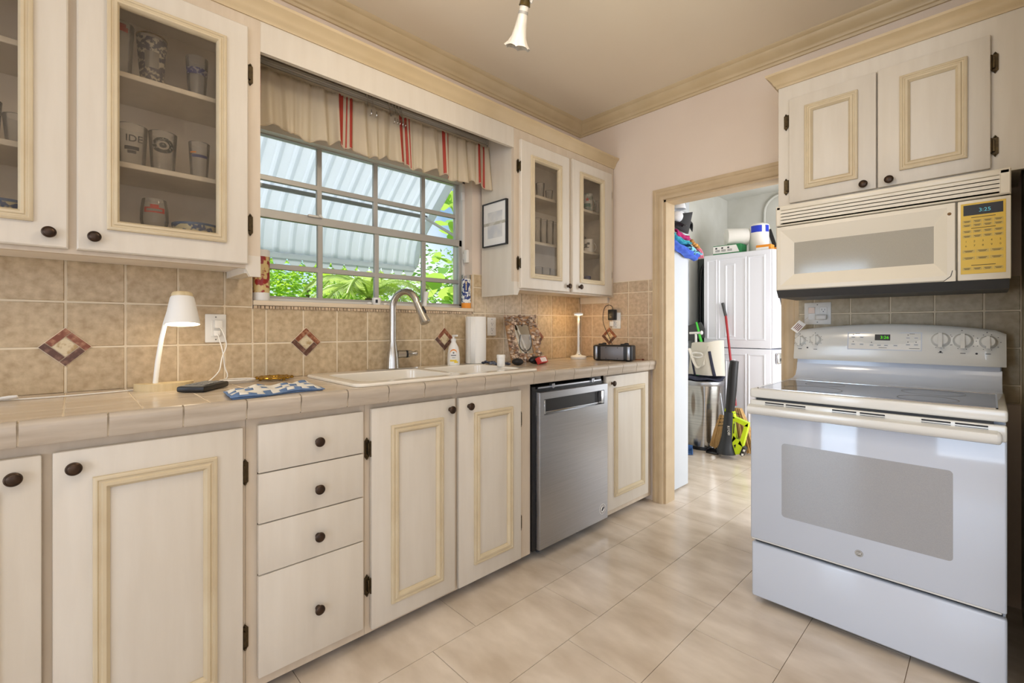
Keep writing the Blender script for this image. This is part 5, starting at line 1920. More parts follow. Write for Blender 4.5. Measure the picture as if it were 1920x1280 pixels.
# ------------------------------------------------------------------ chandelier
cd = thing('chandelier', 'small dark bronze chandelier with tulip glass shades and crystal drops', 'chandelier', (-1.01, 1.115, ZC))
brz = mat('bronze_dark', (58, 54, 38), .35, .7, col2=(104, 86, 44), scale=40)
hx, hy = -1.01, 1.115
cb = MB()
cb.lathe([(0, ZC), (.065, ZC), (.06, ZC - .02), (.02, ZC - .035), (.008, ZC - .04), (.008, 2.47), (.022, 2.45), (.03, 2.41), (.018, 2.36), (.012, 2.34), (.02, 2.325), (.008, 2.312), (0, 2.305)], (hx, hy, 0), None, 24)
cb.build('stem', brz, cd)
def arm(ang, tiltv, tang=None):
    dx, dy = math.cos(ang), math.sin(ang)
    P = lambda r, z: (hx + dx * r, hy + dy * r, z + .05)
    tang = ang if tang is None else tang
    a = MB().tube(smooth([P(.01, 2.36), P(.05, 2.30), P(.11, 2.31), P(.16, 2.38), P(.205, 2.40), P(.225, 2.372)], 2), .0055, 8)
    a.tube(smooth([P(.05, 2.31), P(.07, 2.345), P(.10, 2.335), P(.095, 2.318)], 2), .0035, 6)
    ao = a.build('arm', brz, cd)
    ax_ = Vector((math.cos(tang) * tiltv, math.sin(tang) * tiltv, -1)).normalized()
    Mx = ax_.to_track_quat('Z', 'Y').to_matrix()
    c0 = Vector(P(.224, 2.385))
    MB().lathe([(0, 0), (.012, 0), (.017, .006), (.019, .016), (.0205, .040), (.022, .044), (.017, .046), (0, .046)], c0, Mx, 24).build('socket_cup', brz, ao)
    def wv(r, h, t_, k):
        f = max(0, (h - .10) / .08)
        return r * (1 + .10 * f * math.sin(6 * t_)), h - .010 * f * abs(math.sin(3 * t_)) ** .6 * 1.2
    c1 = c0 + ax_ * .042
    prof = [(.0165, 0), (.0175, .012), (.0165, .024), (.019, .040), (.023, .075), (.029, .105), (.038, .128), (.050, .144), (.0475, .1445), (.036, .128), (.027, .105), (.021, .075), (.017, .040), (.0145, .024)]
    MB().lathe(prof, c1, Mx, 60, cap=False, wave=wv).build('tulip_shade', tulip, ao, angle=60)
    MB().lathe([(.0170, .020), (.0182, .020), (.0182, .030), (.0170, .030)], c1, Mx, 30, cap=False).build('grey_collar', mat('collar_grey', (150, 148, 144), .5), ao)
    MB().lathe([(0, .02), (.010, .03), (.014, .055), (.012, .075), (0, .085)], c1, Mx, 18).build('bulb', M['white'], ao)
    for r_, z_, ln in ((.17, 2.375, .03), (.11, 2.302, .028), (.235, 2.37, .026)):
        p = Vector(P(r_, z_)) + Vector((-dy * .014, dx * .014, 0))
        cr = MB()
        cr.tube([p, p - Vector((0, 0, .012))], .0008, 5)
        cr.ball(p - Vector((0, 0, .012 + ln * .5)), ln * .5, (.45, .45, 1), 10, 8)
        cr.build('crystal_drop', M['ware'], ao)
tulip = mat('tulip_glass', (212, 207, 198), .4, col2=(192, 187, 178), scale=26, stretch=(4, 4, .3), trans=.0)
tulip.node_tree.nodes['Principled BSDF'].inputs['Emission Color'].default_value = (*lin((255, 240, 220)), 1)
tulip.node_tree.nodes['Principled BSDF'].inputs['Emission Strength'].default_value = 0
arm(R(149), .48, R(164))
arm(R(5), .28)
arm(R(-67), .28)
# ------------------------------------------------------------------ stacked washer and dryer in the laundry room
def machine(name, label, z0, z1, panel_top):
    y0, y1, xb, xf = 4.75, 5.43, -2.07, -1.43
    c = thing(name, label, 'washing machine' if z0 < .5 else 'dryer', ((xb + xf) / 2, (y0 + y1) / 2, z0))
    MB().box(xb, xf, y0, y1, z0 + .004, z1 - .002, .010, 3).build('cabinet', M['appl'], c)
    F = FB(y0)
    g = MB()
    def ridge(a0, a1, b0, b1):
        g.ring(a0, a1, b0, b1, [(0, 0), (.006, .006), (.014, .006), (.020, 0)], F)
    ridge(xb + .03, xb + .14, z0 + .08, z1 - .05)
    ridge(xb + .145, xb + .42, z0 + .08, z1 - .05)
    ridge(xb + .215, xb + .315, z0 + .11, z1 - .11)
    ridge(xb + .43, xf - .05, z0 + .08, z1 - .05)
    g.build('side_panel', M['appl'], c)
    # bowed front with round door
    fr_ = MB()
    NN = 14
    secs = []
    for i in range(NN + 1):
        y = y0 + .004 + (y1 - y0 - .008) * i / NN
        u = 2 * i / NN - 1
        bow = .05 * (1 - u ** 4) + .012
        secs.append([(xf - .01, y, z0 + .006), (xf + bow * .7, y, z0 + .01), (xf + bow, y, z0 + .2), (xf + bow, y, z1 - .25), (xf + bow * .75, y, z1 - .006), (xf - .01, y, z1 - .004)])
    fr_.sweep(None, secs)
    f_ = fr_.build('front', M['appl'], c, angle=50)
    zc_ = z0 + (.50 if z0 < .5 else .56)
    Mx = Vector((1, 0, 0)).to_track_quat('Z', 'Y').to_matrix()
    d = MB().lathe([(.24, -.02), (.255, .0), (.25, .022), (.225, .034), (.205, .030)], (xf + .055, (y0 + y1) / 2, zc_), Mx, 48, cap=False).build('door', M['chrome'], c)
    MB().lathe([(.206, .03), (.19, .045), (.12, .058), (0, .062)], (xf + .055, (y0 + y1) / 2, zc_), Mx, 48).build('door_glass', mat('porthole_' + name, (46, 54, 58), .08, coat=.5), d)
    MB().lathe([(.256, -.012), (.270, .0), (.262, .014), (.25, .012)], (xf + .055, (y0 + y1) / 2, zc_), Mx, 48, cap=False).build('door_seal', M['dgray'], d)
    if z0 < .5:
        b = MB()
        b.box(xf + .030, xf + .058, y0 + .03, y0 + .20, z1 - .14, z1 - .035, .012, 3)
        b.build('detergent_drawer', M['chrome'], c)
        MB().box(xf + .050, xf + .061, y0 + .05, y0 + .16, z1 - .115, z1 - .085, .004, 2).build('drawer_pull', M['dgray'], c)
    b = MB()
    b.lathe([(0, 0), (.035, 0), (.032, .02), (0, .022)], (xf + .05, (y0 + y1) / 2 + .12, z1 - .08), Mx, 24)
    b.build('dial', M['chrome'], c)
    return c


machine('washing_machine', 'white front-load washing machine under the dryer in the laundry room', 0, .978, 0)
machine('clothes_dryer', 'white dryer stacked on the washing machine', .978, 1.928, 0)
DT = 1.9265
# black hoses and dark strip behind the dryer
hs = thing('drain_hose', 'black hose and dark board running up the wall behind the dryer', 'hose', (-2.21, 5.0, 0))
MB().tube(smooth([(-2.10, 5.0, 1.905), (-2.15, 5.0, 1.90), (-2.20, 5.0, 1.84), (-2.215, 5.0, 1.7), (-2.215, 5.0, 1.1), (-2.20, 5.0, .0)]), .016, 10).build('hose', M['black'], hs)
MB().box(-2.255, -2.08, 5.02, 5.05, .0, 1.94, .004).build('board', mat('dark_board', (74, 80, 78), .7), hs)
b = MB()
b.box(-2.165, -2.145, 4.717, 4.733, 0, 1.06)
b.prism([(-2.235, 1.20), (-2.09, 1.24), (-2.05, 1.17), (-2.05, 1.08), (-2.235, 1.04)], FB(4.735), 0, .02)
tag(b.build('dust_brush', M['dgray'], loc=(-2.14, 4.73, 1.04)), 'dark flat tool head leaning behind the canvas tote beside the dryer', 'tool')

gb = thing('green_carton', 'green and white carton lying on the dryer under a paper roll', 'carton', (-1.86, 4.87, DT))
b = MB()
b.box(-1.995, -1.72, 4.80, 4.96, DT, DT + .095, .002)
b.build('carton', M['green'], gb)
MB().prism([(-1.993, DT + .016), (-1.735, DT + .016), (-1.765, DT + .088), (-1.993, DT + .088)], FB(4.80), 0, .0012).build('white_panel', M['label'], gb)
q = MB()
for a in (-1.97, -1.91, -1.85):
    fbox(FB(4.799), a, a + .018, DT + .060, DT + .076, .0005, .0012, mb=q)
    fbox(FB(4.799), a, a + .045, DT + .045, DT + .050, .0005, .0012, mb=q)
    fbox(FB(4.799), a, a + .045, DT + .034, DT + .039, .0005, .0012, mb=q)
q.build('print', M['ink'], gb)
rl2 = thing('paper_roll', 'white paper towel roll lying on the green carton', 'roll', (-1.82, 4.93, DT + .095))
ax_ = Vector((.78, .62, 0)).normalized()
Mx = ax_.to_track_quat('Z', 'Y').to_matrix()
MB().lathe([(.022, 0), (.084, 0), (.087, .004), (.087, .20), (.022, .20)], (-1.885, 4.86, DT + .095 + .088), Mx, 40).build('paper', M['paper'], rl2)
MB().lathe([(.0, .012), (.0225, .012), (.0225, .001), (.0215, .001)], (-1.885, 4.86, DT + .095 + .088), Mx, 24, cap=False).build('core', M['dgray'], rl2)
pk = thing('paper_towel_pack', 'tall wrapped paper towel pack with blue bands on the dryer', 'pack', (-1.615, 5.00, DT))
MB().lathe([(0, 0), (.085, 0), (.092, .01), (.092, .25), (.086, .285), (.06, .30), (0, .304)], (-1.615, 5.00, DT), None, 40).build('wrapper', M['paper'], pk)
q = MB()
f0 = math.atan2(-5.0, 1.615)
for a0, a1 in ((-.9, .25), (.62, 1.1)):
    q.grid(lambda u, v, a0=a0, a1=a1: (-1.615 + .0932 * math.cos(f0 + a0 + (a1 - a0) * u), 5.00 + .0932 * math.sin(f0 + a0 + (a1 - a0) * u), DT + .205 + .066 * v), 12, 2)
q.build('blue_band', M['blue'], pk)
oc = thing('orange_carton', 'small orange and white carton at the front edge of the dryer', 'carton', (-1.5, 4.84, DT))
MB().box(-1.578, -1.445, 4.79, 4.89, DT, DT + .052, .002).build('carton', M['boxorange'], oc)
fbox(FB(4.79), -1.577, -1.465, DT + .002, DT + .028, 0, .0012).build('white_panel', M['label'], oc)
bs = thing('black_spatula', 'black flat-handled tool leaning on the towel pack on the dryer', 'tool', (-1.52, 5.0, DT))
MB(Matrix.Translation((-1.455, 5.0, DT)) @ Matrix.Rotation(R(-17), 4, 'Y')).box(-.018, .018, -.006, .006, .002, .24, .003).build('handle', M['black'], bs)
MB(Matrix.Translation((-1.455, 5.0, DT)) @ Matrix.Rotation(R(-17), 4, 'Y')).box(-.02, .02, -.007, .007, .0, .05, .003).build('tip', M['boxorange'], bs)

# ------------------------------------------------------------------ bin, tote, brooms, leaf blower
tc = thing('trash_can', 'dented stainless steel bin behind the folded white door', 'bin', (-1.98, 4.56, 0))
bx, by = -1.985, 4.545
bm_ = MB()
rn = random.Random(4)
def canw(r, h, a, k):
    f = 0
    # the big creased dent facing the room
    da = (a - R(268)) / .28
    f += .030 * math.exp(-da * da) * math.exp(-((h - .44) / .17) ** 2)
    da2 = (a - R(296)) / .16
    f -= .010 * math.exp(-da2 * da2) * math.exp(-((h - .36) / .2) ** 2)
    return r - f, h
prof = [(.172, .03)] + [(.172 + .012 * i / 16, .03 + .59 * i / 16) for i in range(1, 17)]
bm_.lathe([(0, .03)] + prof + [(0, .62)], (bx, by, 0), None, 72, cap=False, wave=canw)
bm_.build('body', mat('bin_steel', (190, 188, 182), .22, 1, col2=(172, 170, 166), scale=3, stretch=(1, 1, 40)), tc, angle=60)
MB().lathe([(0, 0), (.176, 0), (.180, .006), (.178, .032), (0, .034)], (bx, by, 0), None, 48).build('base_ring', M['black'], tc)
MB().lathe([(.186, .618), (.189, .622), (.189, .654), (.182, .664), (0, .668)], (bx, by, 0), None, 56).build('lid', M['steel'], tc)
rg = MB()
def lidcloth(u, v):
    a = 2 * PI * u
    r = .196 * v
    return (bx + r * math.cos(a) * 1.02, by + r * math.sin(a), .690 + .012 * math.sin(a * 5) * v - (.008 if v > .95 else 0) + .008 * math.sin(a * 3 + 1) * v)
rg.grid(lidcloth, 40, 8)
tag(rg.build('navy_cloth', M['navy'], loc=(bx, by, .69), solid=.006, angle=70), 'dark navy cloth spread over the steel bin lid under the tote', 'cloth')
tb = thing('canvas_tote', 'cream canvas tote bag with navy straps standing on the bin', 'bag', (-1.96, 4.55, .69))
b = MB()
NU = 20
def tote(u, v, s):
    # u across, v up; s front/back
    w_ = .315 + .05 * (1 - v)
    x = -1.955 - w_ / 2 + w_ * u + .012 * v
    puff = (.052 + .02 * (1 - v)) * math.sin(PI * min(max(u, 0), 1)) ** .6
    y = 4.54 + s * puff + .01 * math.sin(u * 7)
    z = .716 + v * (.310 + .03 * u) + .006 * math.sin(u * 9) * v
    return (x, y, z)
vs, fs = [], []
ring = []
for j in range(13):
    l = [tote(i / NU, j / 12, -1) for i in range(NU + 1)] + [tote(i / NU, j / 12, 1) for i in range(NU - 1, 0, -1)]
    ring.append(l)
loops_mesh(b, ring, cap_last=False, cap_first=True)
b.build('bag', M['canvas'], tb, angle=60)
def tfront(u, v, d=.004):
    p = tote(u, v, -1)
    return (p[0], p[1] - d, p[2])
q = MB()
q.grid(lambda u, v: tfront(.13 + .06 * u - .11 * (v) + .09 * (1 - v), .0 + .62 * v, .004), 3, 12)
q.build('navy_strap', M['navy'], tb, solid=.003)
q = MB()
q.grid(lambda u, v: tfront(.62 + .075 * u + .14 * (1 - v), .0 + .72 * v, .004), 3, 12)
q.build('navy_strap', M['navy'], tb, solid=.003)
q = MB()
q.grid(lambda u, v: tfront(.18 + .36 * u, .22 + .44 * v - .10 * (1 - v) * (abs(u - .5) * 2) ** 2 * -1, .010), 8, 8)
q.build('pocket', M['canvas'], tb, solid=.003)
hp_ = []
for i in range(17):
    a = PI * i / 16
    hp_.append((-2.09 + .19 * (i / 16) + .0, 4.462, .975 - .20 * math.sin(a) + .03 * i / 16))
MB().tube(hp_, .014, 8, flat=.3).build('handle', M['canvas'], tb)
rn = random.Random(9)
pts = []
for i in range(60):
    a = i * .7
    pts.append((-2.02 + .062 * math.cos(a) + .01 * rn.random(), 4.462 + .012 * rn.random(), .905 + .024 * math.sin(a) + .012 * rn.random()))
tag(MB().tube(smooth(pts, 1), .004, 6).build('cable_bundle', M['paper'], loc=(-2.02, 4.46, .9)), 'white cable bundle stuffed in the tote pocket', 'cable')
gt = thing('green_brush', 'bright green handled brush standing up behind the tote', 'brush', (-2.09, 4.72, .9))
MB().tube([(-2.12, 4.700, .0), (-2.115, 4.700, .7), (-2.065, 4.700, 1.0), (-2.125, 4.700, 1.24)], [.013, .013, .016, .010], 10, flat=.5).build('handle', mat('grass_green', (60, 190, 50), .5), gt)
MB().box(-2.082, -2.052, 4.690, 4.710, .98, 1.03, .004).build('ferrule', M['boxorange'], gt)
wt = thing('white_valve', 'white plastic T-shaped tool standing behind the tote', 'tool', (-2.11, 4.63, .9))
MB().cyl((-2.09, 4.62, .90), (-2.095, 4.62, 1.12), .012, .011, 12).build('shaft', M['white'], wt)
b = MB().cyl((-2.16, 4.62, 1.125), (-2.04, 4.62, 1.13), .012, n=12)
b.ball((-2.035, 4.62, 1.13), .02, (.7, 1, 1.1), 10, 8)
b.build('crossbar', M['white'], wt)


def broom_head(mb, top, bot, w0, w1, n=46, seed=1, yj=.05):
    r_ = random.Random(seed)
    top, bot = Vector(top), Vector(bot)
    side = Vector((1, 0, 0))
    for i in range(n):
        f, g = r_.uniform(-1, 1), r_.uniform(-1, 1)
        a = top + side * f * w0 + Vector((0, g * .02, 0))
        c_ = bot + side * f * w1 + Vector((0, g * yj, r_.uniform(0, .025)))
        m_ = (a + c_) / 2 + side * f * (w1 - w0) * .12
        mb.tube([a, m_, c_], [.006, .008, .005], 5)
    return mb


br1 = thing('corn_broom', 'corn broom with long red handle leaning against the dryer', 'broom', (-1.60, 4.58, 0))
MB().cyl((-1.678, 4.55, .44), (-1.836, 4.722, 1.30), .0115, .0115, 14).build('handle', M['redpole'], br1)
MB().cyl((-1.836, 4.722, 1.30), (-1.868, 4.724, 1.43), .0145, .0145, 14).build('grip', M['dgray'], br1)
broom_head(MB(), (-1.660, 4.55, .42), (-1.575, 4.56, .012), .028, .085, 60, 2).build('bristles', M['straw'], br1)
q = MB()
for k, f in enumerate((.12, .20, .28)):
    c_ = Vector((-1.660, 4.55, .42)).lerp(Vector((-1.575, 4.56, .012)), f)
    q.lathe([(.034 + .02 * f + .004, -.003), (.036 + .02 * f + .008, 0), (.034 + .02 * f + .004, .003)], c_, Matrix.Rotation(R(12), 3, 'Y') @ Matrix.Diagonal((1, .7, 1)), 24, cap=False)
q.build('stitching', M['navy'], br1)
br2 = thing('hand_broom', 'short corn broom with silver handle standing in a black dustpan by the bin', 'broom', (-1.82, 4.47, 0))
MB().cyl((-1.722, 4.37, .37), (-1.752, 4.375, .57), .007, n=10).build('handle', M['steel'], br2)
broom_head(MB(), (-1.728, 4.37, .37), (-1.785, 4.37, .044), .020, .058, 40, 6, .02).build('bristles', M['straw'], br2)
q = MB()
for f in (.10, .2, .3):
    c_ = Vector((-1.728, 4.37, .37)).lerp(Vector((-1.785, 4.37, .044)), f)
    q.lathe([(.030 + .014 * f * 2, -.003), (.034 + .014 * f * 2, 0), (.030 + .014 * f * 2, .003)], c_, Matrix.Rotation(R(-11), 3, 'Y') @ Matrix.Diagonal((1, .7, 1)), 24, cap=False)
q.build('stitching', M['black'], br2)
dp = thing('dustpan', 'black dustpan on the laundry floor under the short broom', 'dustpan', (-1.82, 4.45, 0))
b = MB()
b.box(-1.862, -1.756, 4.32, 4.405, .002, .010, .002)
b.box(-1.862, -1.756, 4.397, 4.406, .002, .04, .003)
b.box(-1.864, -1.856, 4.32, 4.405, .002, .035, .003)
b.box(-1.762, -1.753, 4.32, 4.41, .002, .035, .003)
b.build('pan', M['black'], dp)

lb_ = thing('leaf_blower', 'black and lime green cordless leaf blower standing on the laundry floor', 'leaf blower', (-1.68, 4.30, 0))
yb_ = 4.30
k = 4.30 / 4.42
def BL(a, b_, d):     # a, b_ measured on the plane y = 4.42, carried to y = 4.30
    return (a * k, yb_ - d, 1.18 + (b_ - 1.18) * k)
tb_ = MB()
tb_.tube([BL(-1.682, .40, 0), BL(-1.665, .60, 0), BL(-1.650, .80, 0), BL(-1.640, .875, 0)], [.038, .042, .040, .036], 20)
tb_.build('blower_tube', M['black'], lb_)
tb_ = MB()
tb_.tube([BL(-1.712, .008, 0), BL(-1.712, .03, 0), BL(-1.708, .08, 0), BL(-1.700, .16, 0), BL(-1.688, .30, 0), BL(-1.682, .40, 0)], [.082, .084, .066, .054, .048, .046], 24)
tb_.build('motor_body', mat('blower_body', (38, 42, 46), .4), lb_)
b = MB()
out = [(-1.715, .395), (-1.712, .428), (-1.645, .405), (-1.635, .345), (-1.600, .350), (-1.515, .320), (-1.518, .285), (-1.560, .10), (-1.585, .03), (-1.625, .018), (-1.650, .12), (-1.665, .20), (-1.640, .36)]
inn = [(-1.610, .315), (-1.546, .292), (-1.585, .155), (-1.617, .165), (-1.628, .20)]
# loop-shaped handle: upper arm, rear grip, lower arm, front web
for poly in ([(-1.722, .392), (-1.716, .430), (-1.640, .408), (-1.628, .350), (-1.640, .345), (-1.690, .372)],
             [(-1.640, .362), (-1.600, .352), (-1.512, .322), (-1.516, .288), (-1.545, .292), (-1.610, .316), (-1.640, .320)],
             [(-1.512, .322), (-1.516, .285), (-1.560, .100), (-1.600, .120), (-1.583, .155), (-1.546, .292)],
             [(-1.560, .100), (-1.585, .030), (-1.622, .018), (-1.655, .130), (-1.640, .190), (-1.617, .166), (-1.583, .156)],
             [(-1.665, .345), (-1.640, .362), (-1.640, .320), (-1.617, .166), (-1.655, .120), (-1.668, .22)]):
    b.prism(poly, BL, -.022, .026)
b.build('handle_shell', M['lime'], lb_)
q = MB()
q.prism([(-1.585, .028), (-1.562, .012), (-1.535, .085), (-1.556, .105)], BL, -.03, .034)
q.build('battery', M['black'], lb_)
q = MB()
for z in (.035, .075):
    x = -1.572 + (z - .03) * .35
    q.prism([(x, z - .012), (x + .018, z - .014), (x + .024, z + .004), (x + .006, z + .008)], BL, .034, .0348)
q.build('battery_marks', M['white'], lb_)
q = MB()
q.prism([(-1.636, .300), (-1.628, .300), (-1.634, .210), (-1.642, .210)], BL, .026, .029)
q.prism([(-1.636, .105), (-1.616, .112), (-1.625, .075)], BL, .026, .029)
q.build('trigger', M['black'], lb_)
text('RYOBI', .030, BL(-1.672, .235, .0545), (0.09, 0, -1), (1, 0, .09), M['white'], lb_, 'lettering', .001)
bf = thing('blue_dustpan', 'blue plastic dustpan on the laundry floor at the folded door edge', 'dustpan', (-2.0, 4.30, 0))
b = MB(Matrix.Translation((-2.0, 4.20, .0)) @ Matrix.Rotation(R(25), 4, 'Z'))
b.box(-.10, .06, -.09, .07, .006, .012, .002)
b.box(-.10, .06, .06, .072, .006, .06, .004)
b.box(.05, .062, -.09, .07, .006, .035, .003)
b.box(-.10, -.09, -.09, .07, .006, .035, .003)
b.box(-.03, 0, .07, .10, .03, .055, .006)
b.build('pan', mat('dustpan_blue', (64, 104, 160), .5), bf)

# ------------------------------------------------------------------ towels and hats hung over the folded door
def lump(name, label, cat, pts, r, m, n=10):
    o = MB().tube(smooth(pts, 2), r, n).build(name, m, loc=pts[0])
    return tag(o, label, cat)
DXf = -1.575
bt_ = thing('beach_towels', 'bundle of blue and tropical print towels hanging at the top of the folded door', 'towel', (DXf + .04, 3.2, 1.75))
def drape(y0, y1, z0a, z1a, z0b, z1b, dep, m, name, n=20, ph_=0):
    b = MB()
    def f(u, v):
        y = y0 + (y1 - y0) * u
        za = z0a + (z0b - z0a) * u
        zb = z1a + (z1b - z1a) * u
        sag = -.012 * math.sin(PI * u)
        return (DXf + .006 + dep * math.sin(PI * (.08 + .84 * v)) + .007 * math.sin(v * 15 + u * 6 + ph_), y, za + (zb - za) * v + sag + .004 * math.sin(u * 17 + ph_))
    b.grid(f, n, 14)
    return b.build(name, m, bt_, solid=.006, angle=80)
drape(2.99, 3.40, 1.755, 1.815, 1.690, 1.755, .055, M['royal'], 'blue_towel')
drape(2.99, 3.25, 1.805, 1.850, 1.785, 1.81, .062, M['teal'], 'teal_towel', ph_=1)
drape(3.22, 3.42, 1.752, 1.800, 1.710, 1.762, .066, M['pattern'], 'tropical_towel', ph_=2)
drape(3.05, 3.24, 1.825, 1.880, 1.800, 1.855, .058, M['magenta'], 'magenta_cloth', ph_=3)
fr2 = MB()
rn = random.Random(8)
for i in range(40):
    y = 3.36 + .07 * rn.random()
    z = 1.735 + .06 * rn.random()
    x = DXf + .03 + .03 * rn.random()
    fr2.tube([(x, y, z), (x + .01, y + .02, z - .015), (x + .012, y + .03, z - .035)], .004, 5)
fr2.build('fringe', mat('fringe_pink', (226, 130, 150), .9, isl=.5), bt_)
q = MB()
for i in range(7):
    q.ball((DXf + .05 + .012 * rn.random(), 3.28 + .13 * i / 7, 1.81 + .012 * rn.random() - .006 * i), .016, (1, 1.1, .8), 8, 6)
q.build('printed_hem', mat('hem_print', (206, 146, 74), .9, isl=.6), bt_)
def cap(name, label, c, m, sy, brim_dir):
    o = thing(name, label, 'hat', c)
    b = MB()
    def dome(u, v):
        a = 2 * PI * u
        t_ = v * PI / 2
        return (c[0] + .055 * math.cos(a) * math.cos(t_), c[1] + sy * math.sin(a) * math.cos(t_), c[2] + .075 * math.sin(t_))
    b.grid(dome, 24, 8)
    b.build('crown', m, o, solid=.003, angle=80)
    b = MB()
    b.grid(lambda u, v: (c[0] + (.055 + .05 * v) * math.cos(PI * u + brim_dir) * (1 - .2 * v), c[1] + (sy + .055 * v) * math.sin(PI * u + brim_dir), c[2] - .03 * v * math.sin(PI * u) - .001), 16, 4)
    b.build('brim', m, o, solid=.003, angle=80)
    return o
h1 = thing('charcoal_visor', 'charcoal grey sun visor hanging curled on the folded door above the towels', 'hat', (DXf + .05, 3.2, 1.9))
b = MB()
b.grid(lambda u, v: (DXf + .008 + .07 * math.sin(PI * u) * (.6 + .4 * v), 3.10 + .22 * u + .02 * v, 1.905 + .085 * v + .05 * u * v - .045 * math.sin(PI * u) * (1 - v)), 18, 6)
b.build('brim', M['greyhat'], h1, solid=.005, angle=80)
b = MB()
b.grid(lambda u, v: (DXf + .006 + .055 * v * math.sin(PI * (.2 + .6 * u)), 3.22 + .11 * u, 1.95 + .065 * math.sin(PI * u) - .08 * v * (1 - .3 * u)), 14, 6)
b.build('band', M['blackm'], h1, solid=.005, angle=80)
h2 = cap('baseball_hat', 'white and grey cap hanging highest at the hinge edge of the folded door', (DXf + .06, 3.055, 2.005), M['whitehat'], .045, PI / 2)
h3 = thing('white_cloth_hat', 'crumpled white hat with dark brim under the topmost cap', 'hat', (DXf + .05, 3.06, 1.93))
MB().ball((DXf + .058, 3.045, 1.955), .048, (.9, .9, .85), 18, 12).build('crown', M['whitehat'], h3)
b = MB()
b.grid(lambda u, v: (DXf + .012 + .10 * v * math.sin(PI * (.1 + .8 * u)), 2.99 + .17 * u, 1.925 + .010 * math.sin(u * 9) - .025 * v), 14, 5)
b.build('brim', M['blackm'], h3, solid=.004, angle=80)
b = MB()
for z in (1.80, 1.845):
    b.box(DXf, DXf + .02, 2.992, 3.012, z, z + .02, .003)
tag(b.build('wooden_hook', M['rawwood'], loc=(DXf, 3.0, 1.80)), 'small wooden hook pieces on the hinge edge of the folded door', 'hook')
# ------------------------------------------------------------------ outside the kitchen window
struct(MB().box(-40, -2.42, -25, 40, -.35, -.3).build('ground', mat('lawn', (112, 132, 78), .9, col2=(92, 112, 60), scale=3)))
struct(MB().box(-25, 25, -40, -3.2, -.35, -.3).build('terrace', mat('terrace', (206, 196, 178), .8)))

# aluminium awning seen from below: sloping ribbed sheets with a curved lower lip
aw = thing('window_awning', 'white ribbed metal awning sloping out above the kitchen window', 'awning', (-2.43, .9, 2.4))
prof = [(-2.44, 2.445)]
for i in range(1, 10):
    f = i / 9
    prof.append((-2.44 - .56 * f, 2.445 - .47 * f))
for i in range(1, 9):
    f = i / 8
    a = R(40) + R(46) * f
    px_, pz_ = prof[-1]
    prof.append((px_ - .046 * math.cos(a), pz_ - .046 * math.sin(a)))
AY0, AY1 = -1.45, 1.95
NS = 36
m = MB()
rb = []
for i in range(NS * 6 + 1):
    y = AY0 + (AY1 - AY0) * i / (NS * 6)
    ph = i % 6
    rb.append((y, .014 if ph in (1, 2) else 0))
vs = []
for y, e in rb:
    for x, z in prof:
        vs.append((x - e * .6, y, z + e * .8))
P = len(prof)
fs = [(i * P + j, i * P + j + 1, (i + 1) * P + j + 1, (i + 1) * P + j) for i in range(len(rb) - 1) for j in range(P - 1)]
m.add(vs, fs).build('ribbed_sheet', M['silver'], aw, solid=.004, angle=25)
lx_, lz_ = prof[-1]
b = MB().box(lx_ - .012, lx_ + .014, AY0, AY1, lz_ - .022, lz_ + .012, .003)
b.build('front_rail', M['silver'], aw)
q = MB()
for i in range(NS):
    y = AY0 + (AY1 - AY0) * (i + .5) / NS
    n = 10
    pts = [(y + .043 * math.cos(PI + PI * k_ / n), lz_ - .022 + .045 * math.sin(PI + PI * k_ / n)) for k_ in range(n + 1)]
    q.prism(pts, lambda a, b_, d: (lx_ - d, a, b_), 0, .003)
q.build('scallops', M['silver'], aw)
b = MB()
i0 = 8
bx_, bz_ = prof[i0]
b.box(bx_ - .012, bx_ + .012, AY0, AY1 - .02, bz_ - .030, bz_ - .006, .003)
b.build('cross_bar', M['mgray'], aw)
q = MB()
sd = prof + [(prof[-1][0] + .02, prof[-1][1] - .01)] + [(x + .05, z - .06) for x, z in prof[::-1][2:]]
q.prism(sd, lambda a, b_, d: (a, d, b_), AY1 - .004, AY1 + .004)
q.build('side_wing', M['silver'], aw)
for y in (.1, 1.9):
    MB().cyl((-2.43, y, 1.75), (bx_, y, bz_ - .02), .010, n=10).build('brace', M['alu'], aw)


def leaf_cloud(mb, c, rad, n, size, seed, flat=.6, round_=False):
    r_ = random.Random(seed)
    for i in range(n):
        while True:
            p = Vector((r_.uniform(-1, 1), r_.uniform(-1, 1), r_.uniform(-1, 1)))
            if .25 < p.length < 1:
                break
        q_ = Vector((c[0] + p.x * rad[0], c[1] + p.y * rad[1], c[2] + p.z * rad[2]))
        s = size * r_.uniform(.6, 1.25)
        M3 = Matrix.Rotation(r_.uniform(0, 6.28), 3, 'Z') @ Matrix.Rotation(r_.uniform(-1.1, 1.1), 3, 'X') @ Matrix.Rotation(r_.uniform(-.6, .6), 3, 'Y')
        if round_:
            pts = [Vector((s * .5 * math.cos(2 * PI * k / 9), s * .5 * math.sin(2 * PI * k / 9) * .9, .06 * s * math.cos(4 * PI * k / 9))) for k in range(9)]
        else:
            pts = [Vector((-s * .5, 0, 0)), Vector((-s * .15, s * .2, .05 * s)), Vector((s * .2, s * .16, .05 * s)), Vector((s * .5, 0, -.08 * s)), Vector((s * .2, -s * .16, .05 * s)), Vector((-s * .15, -s * .2, .05 * s))]
        mb.add([tuple(q_ + M3 @ p_) for p_ in pts], [tuple(range(len(pts)))])
    return mb


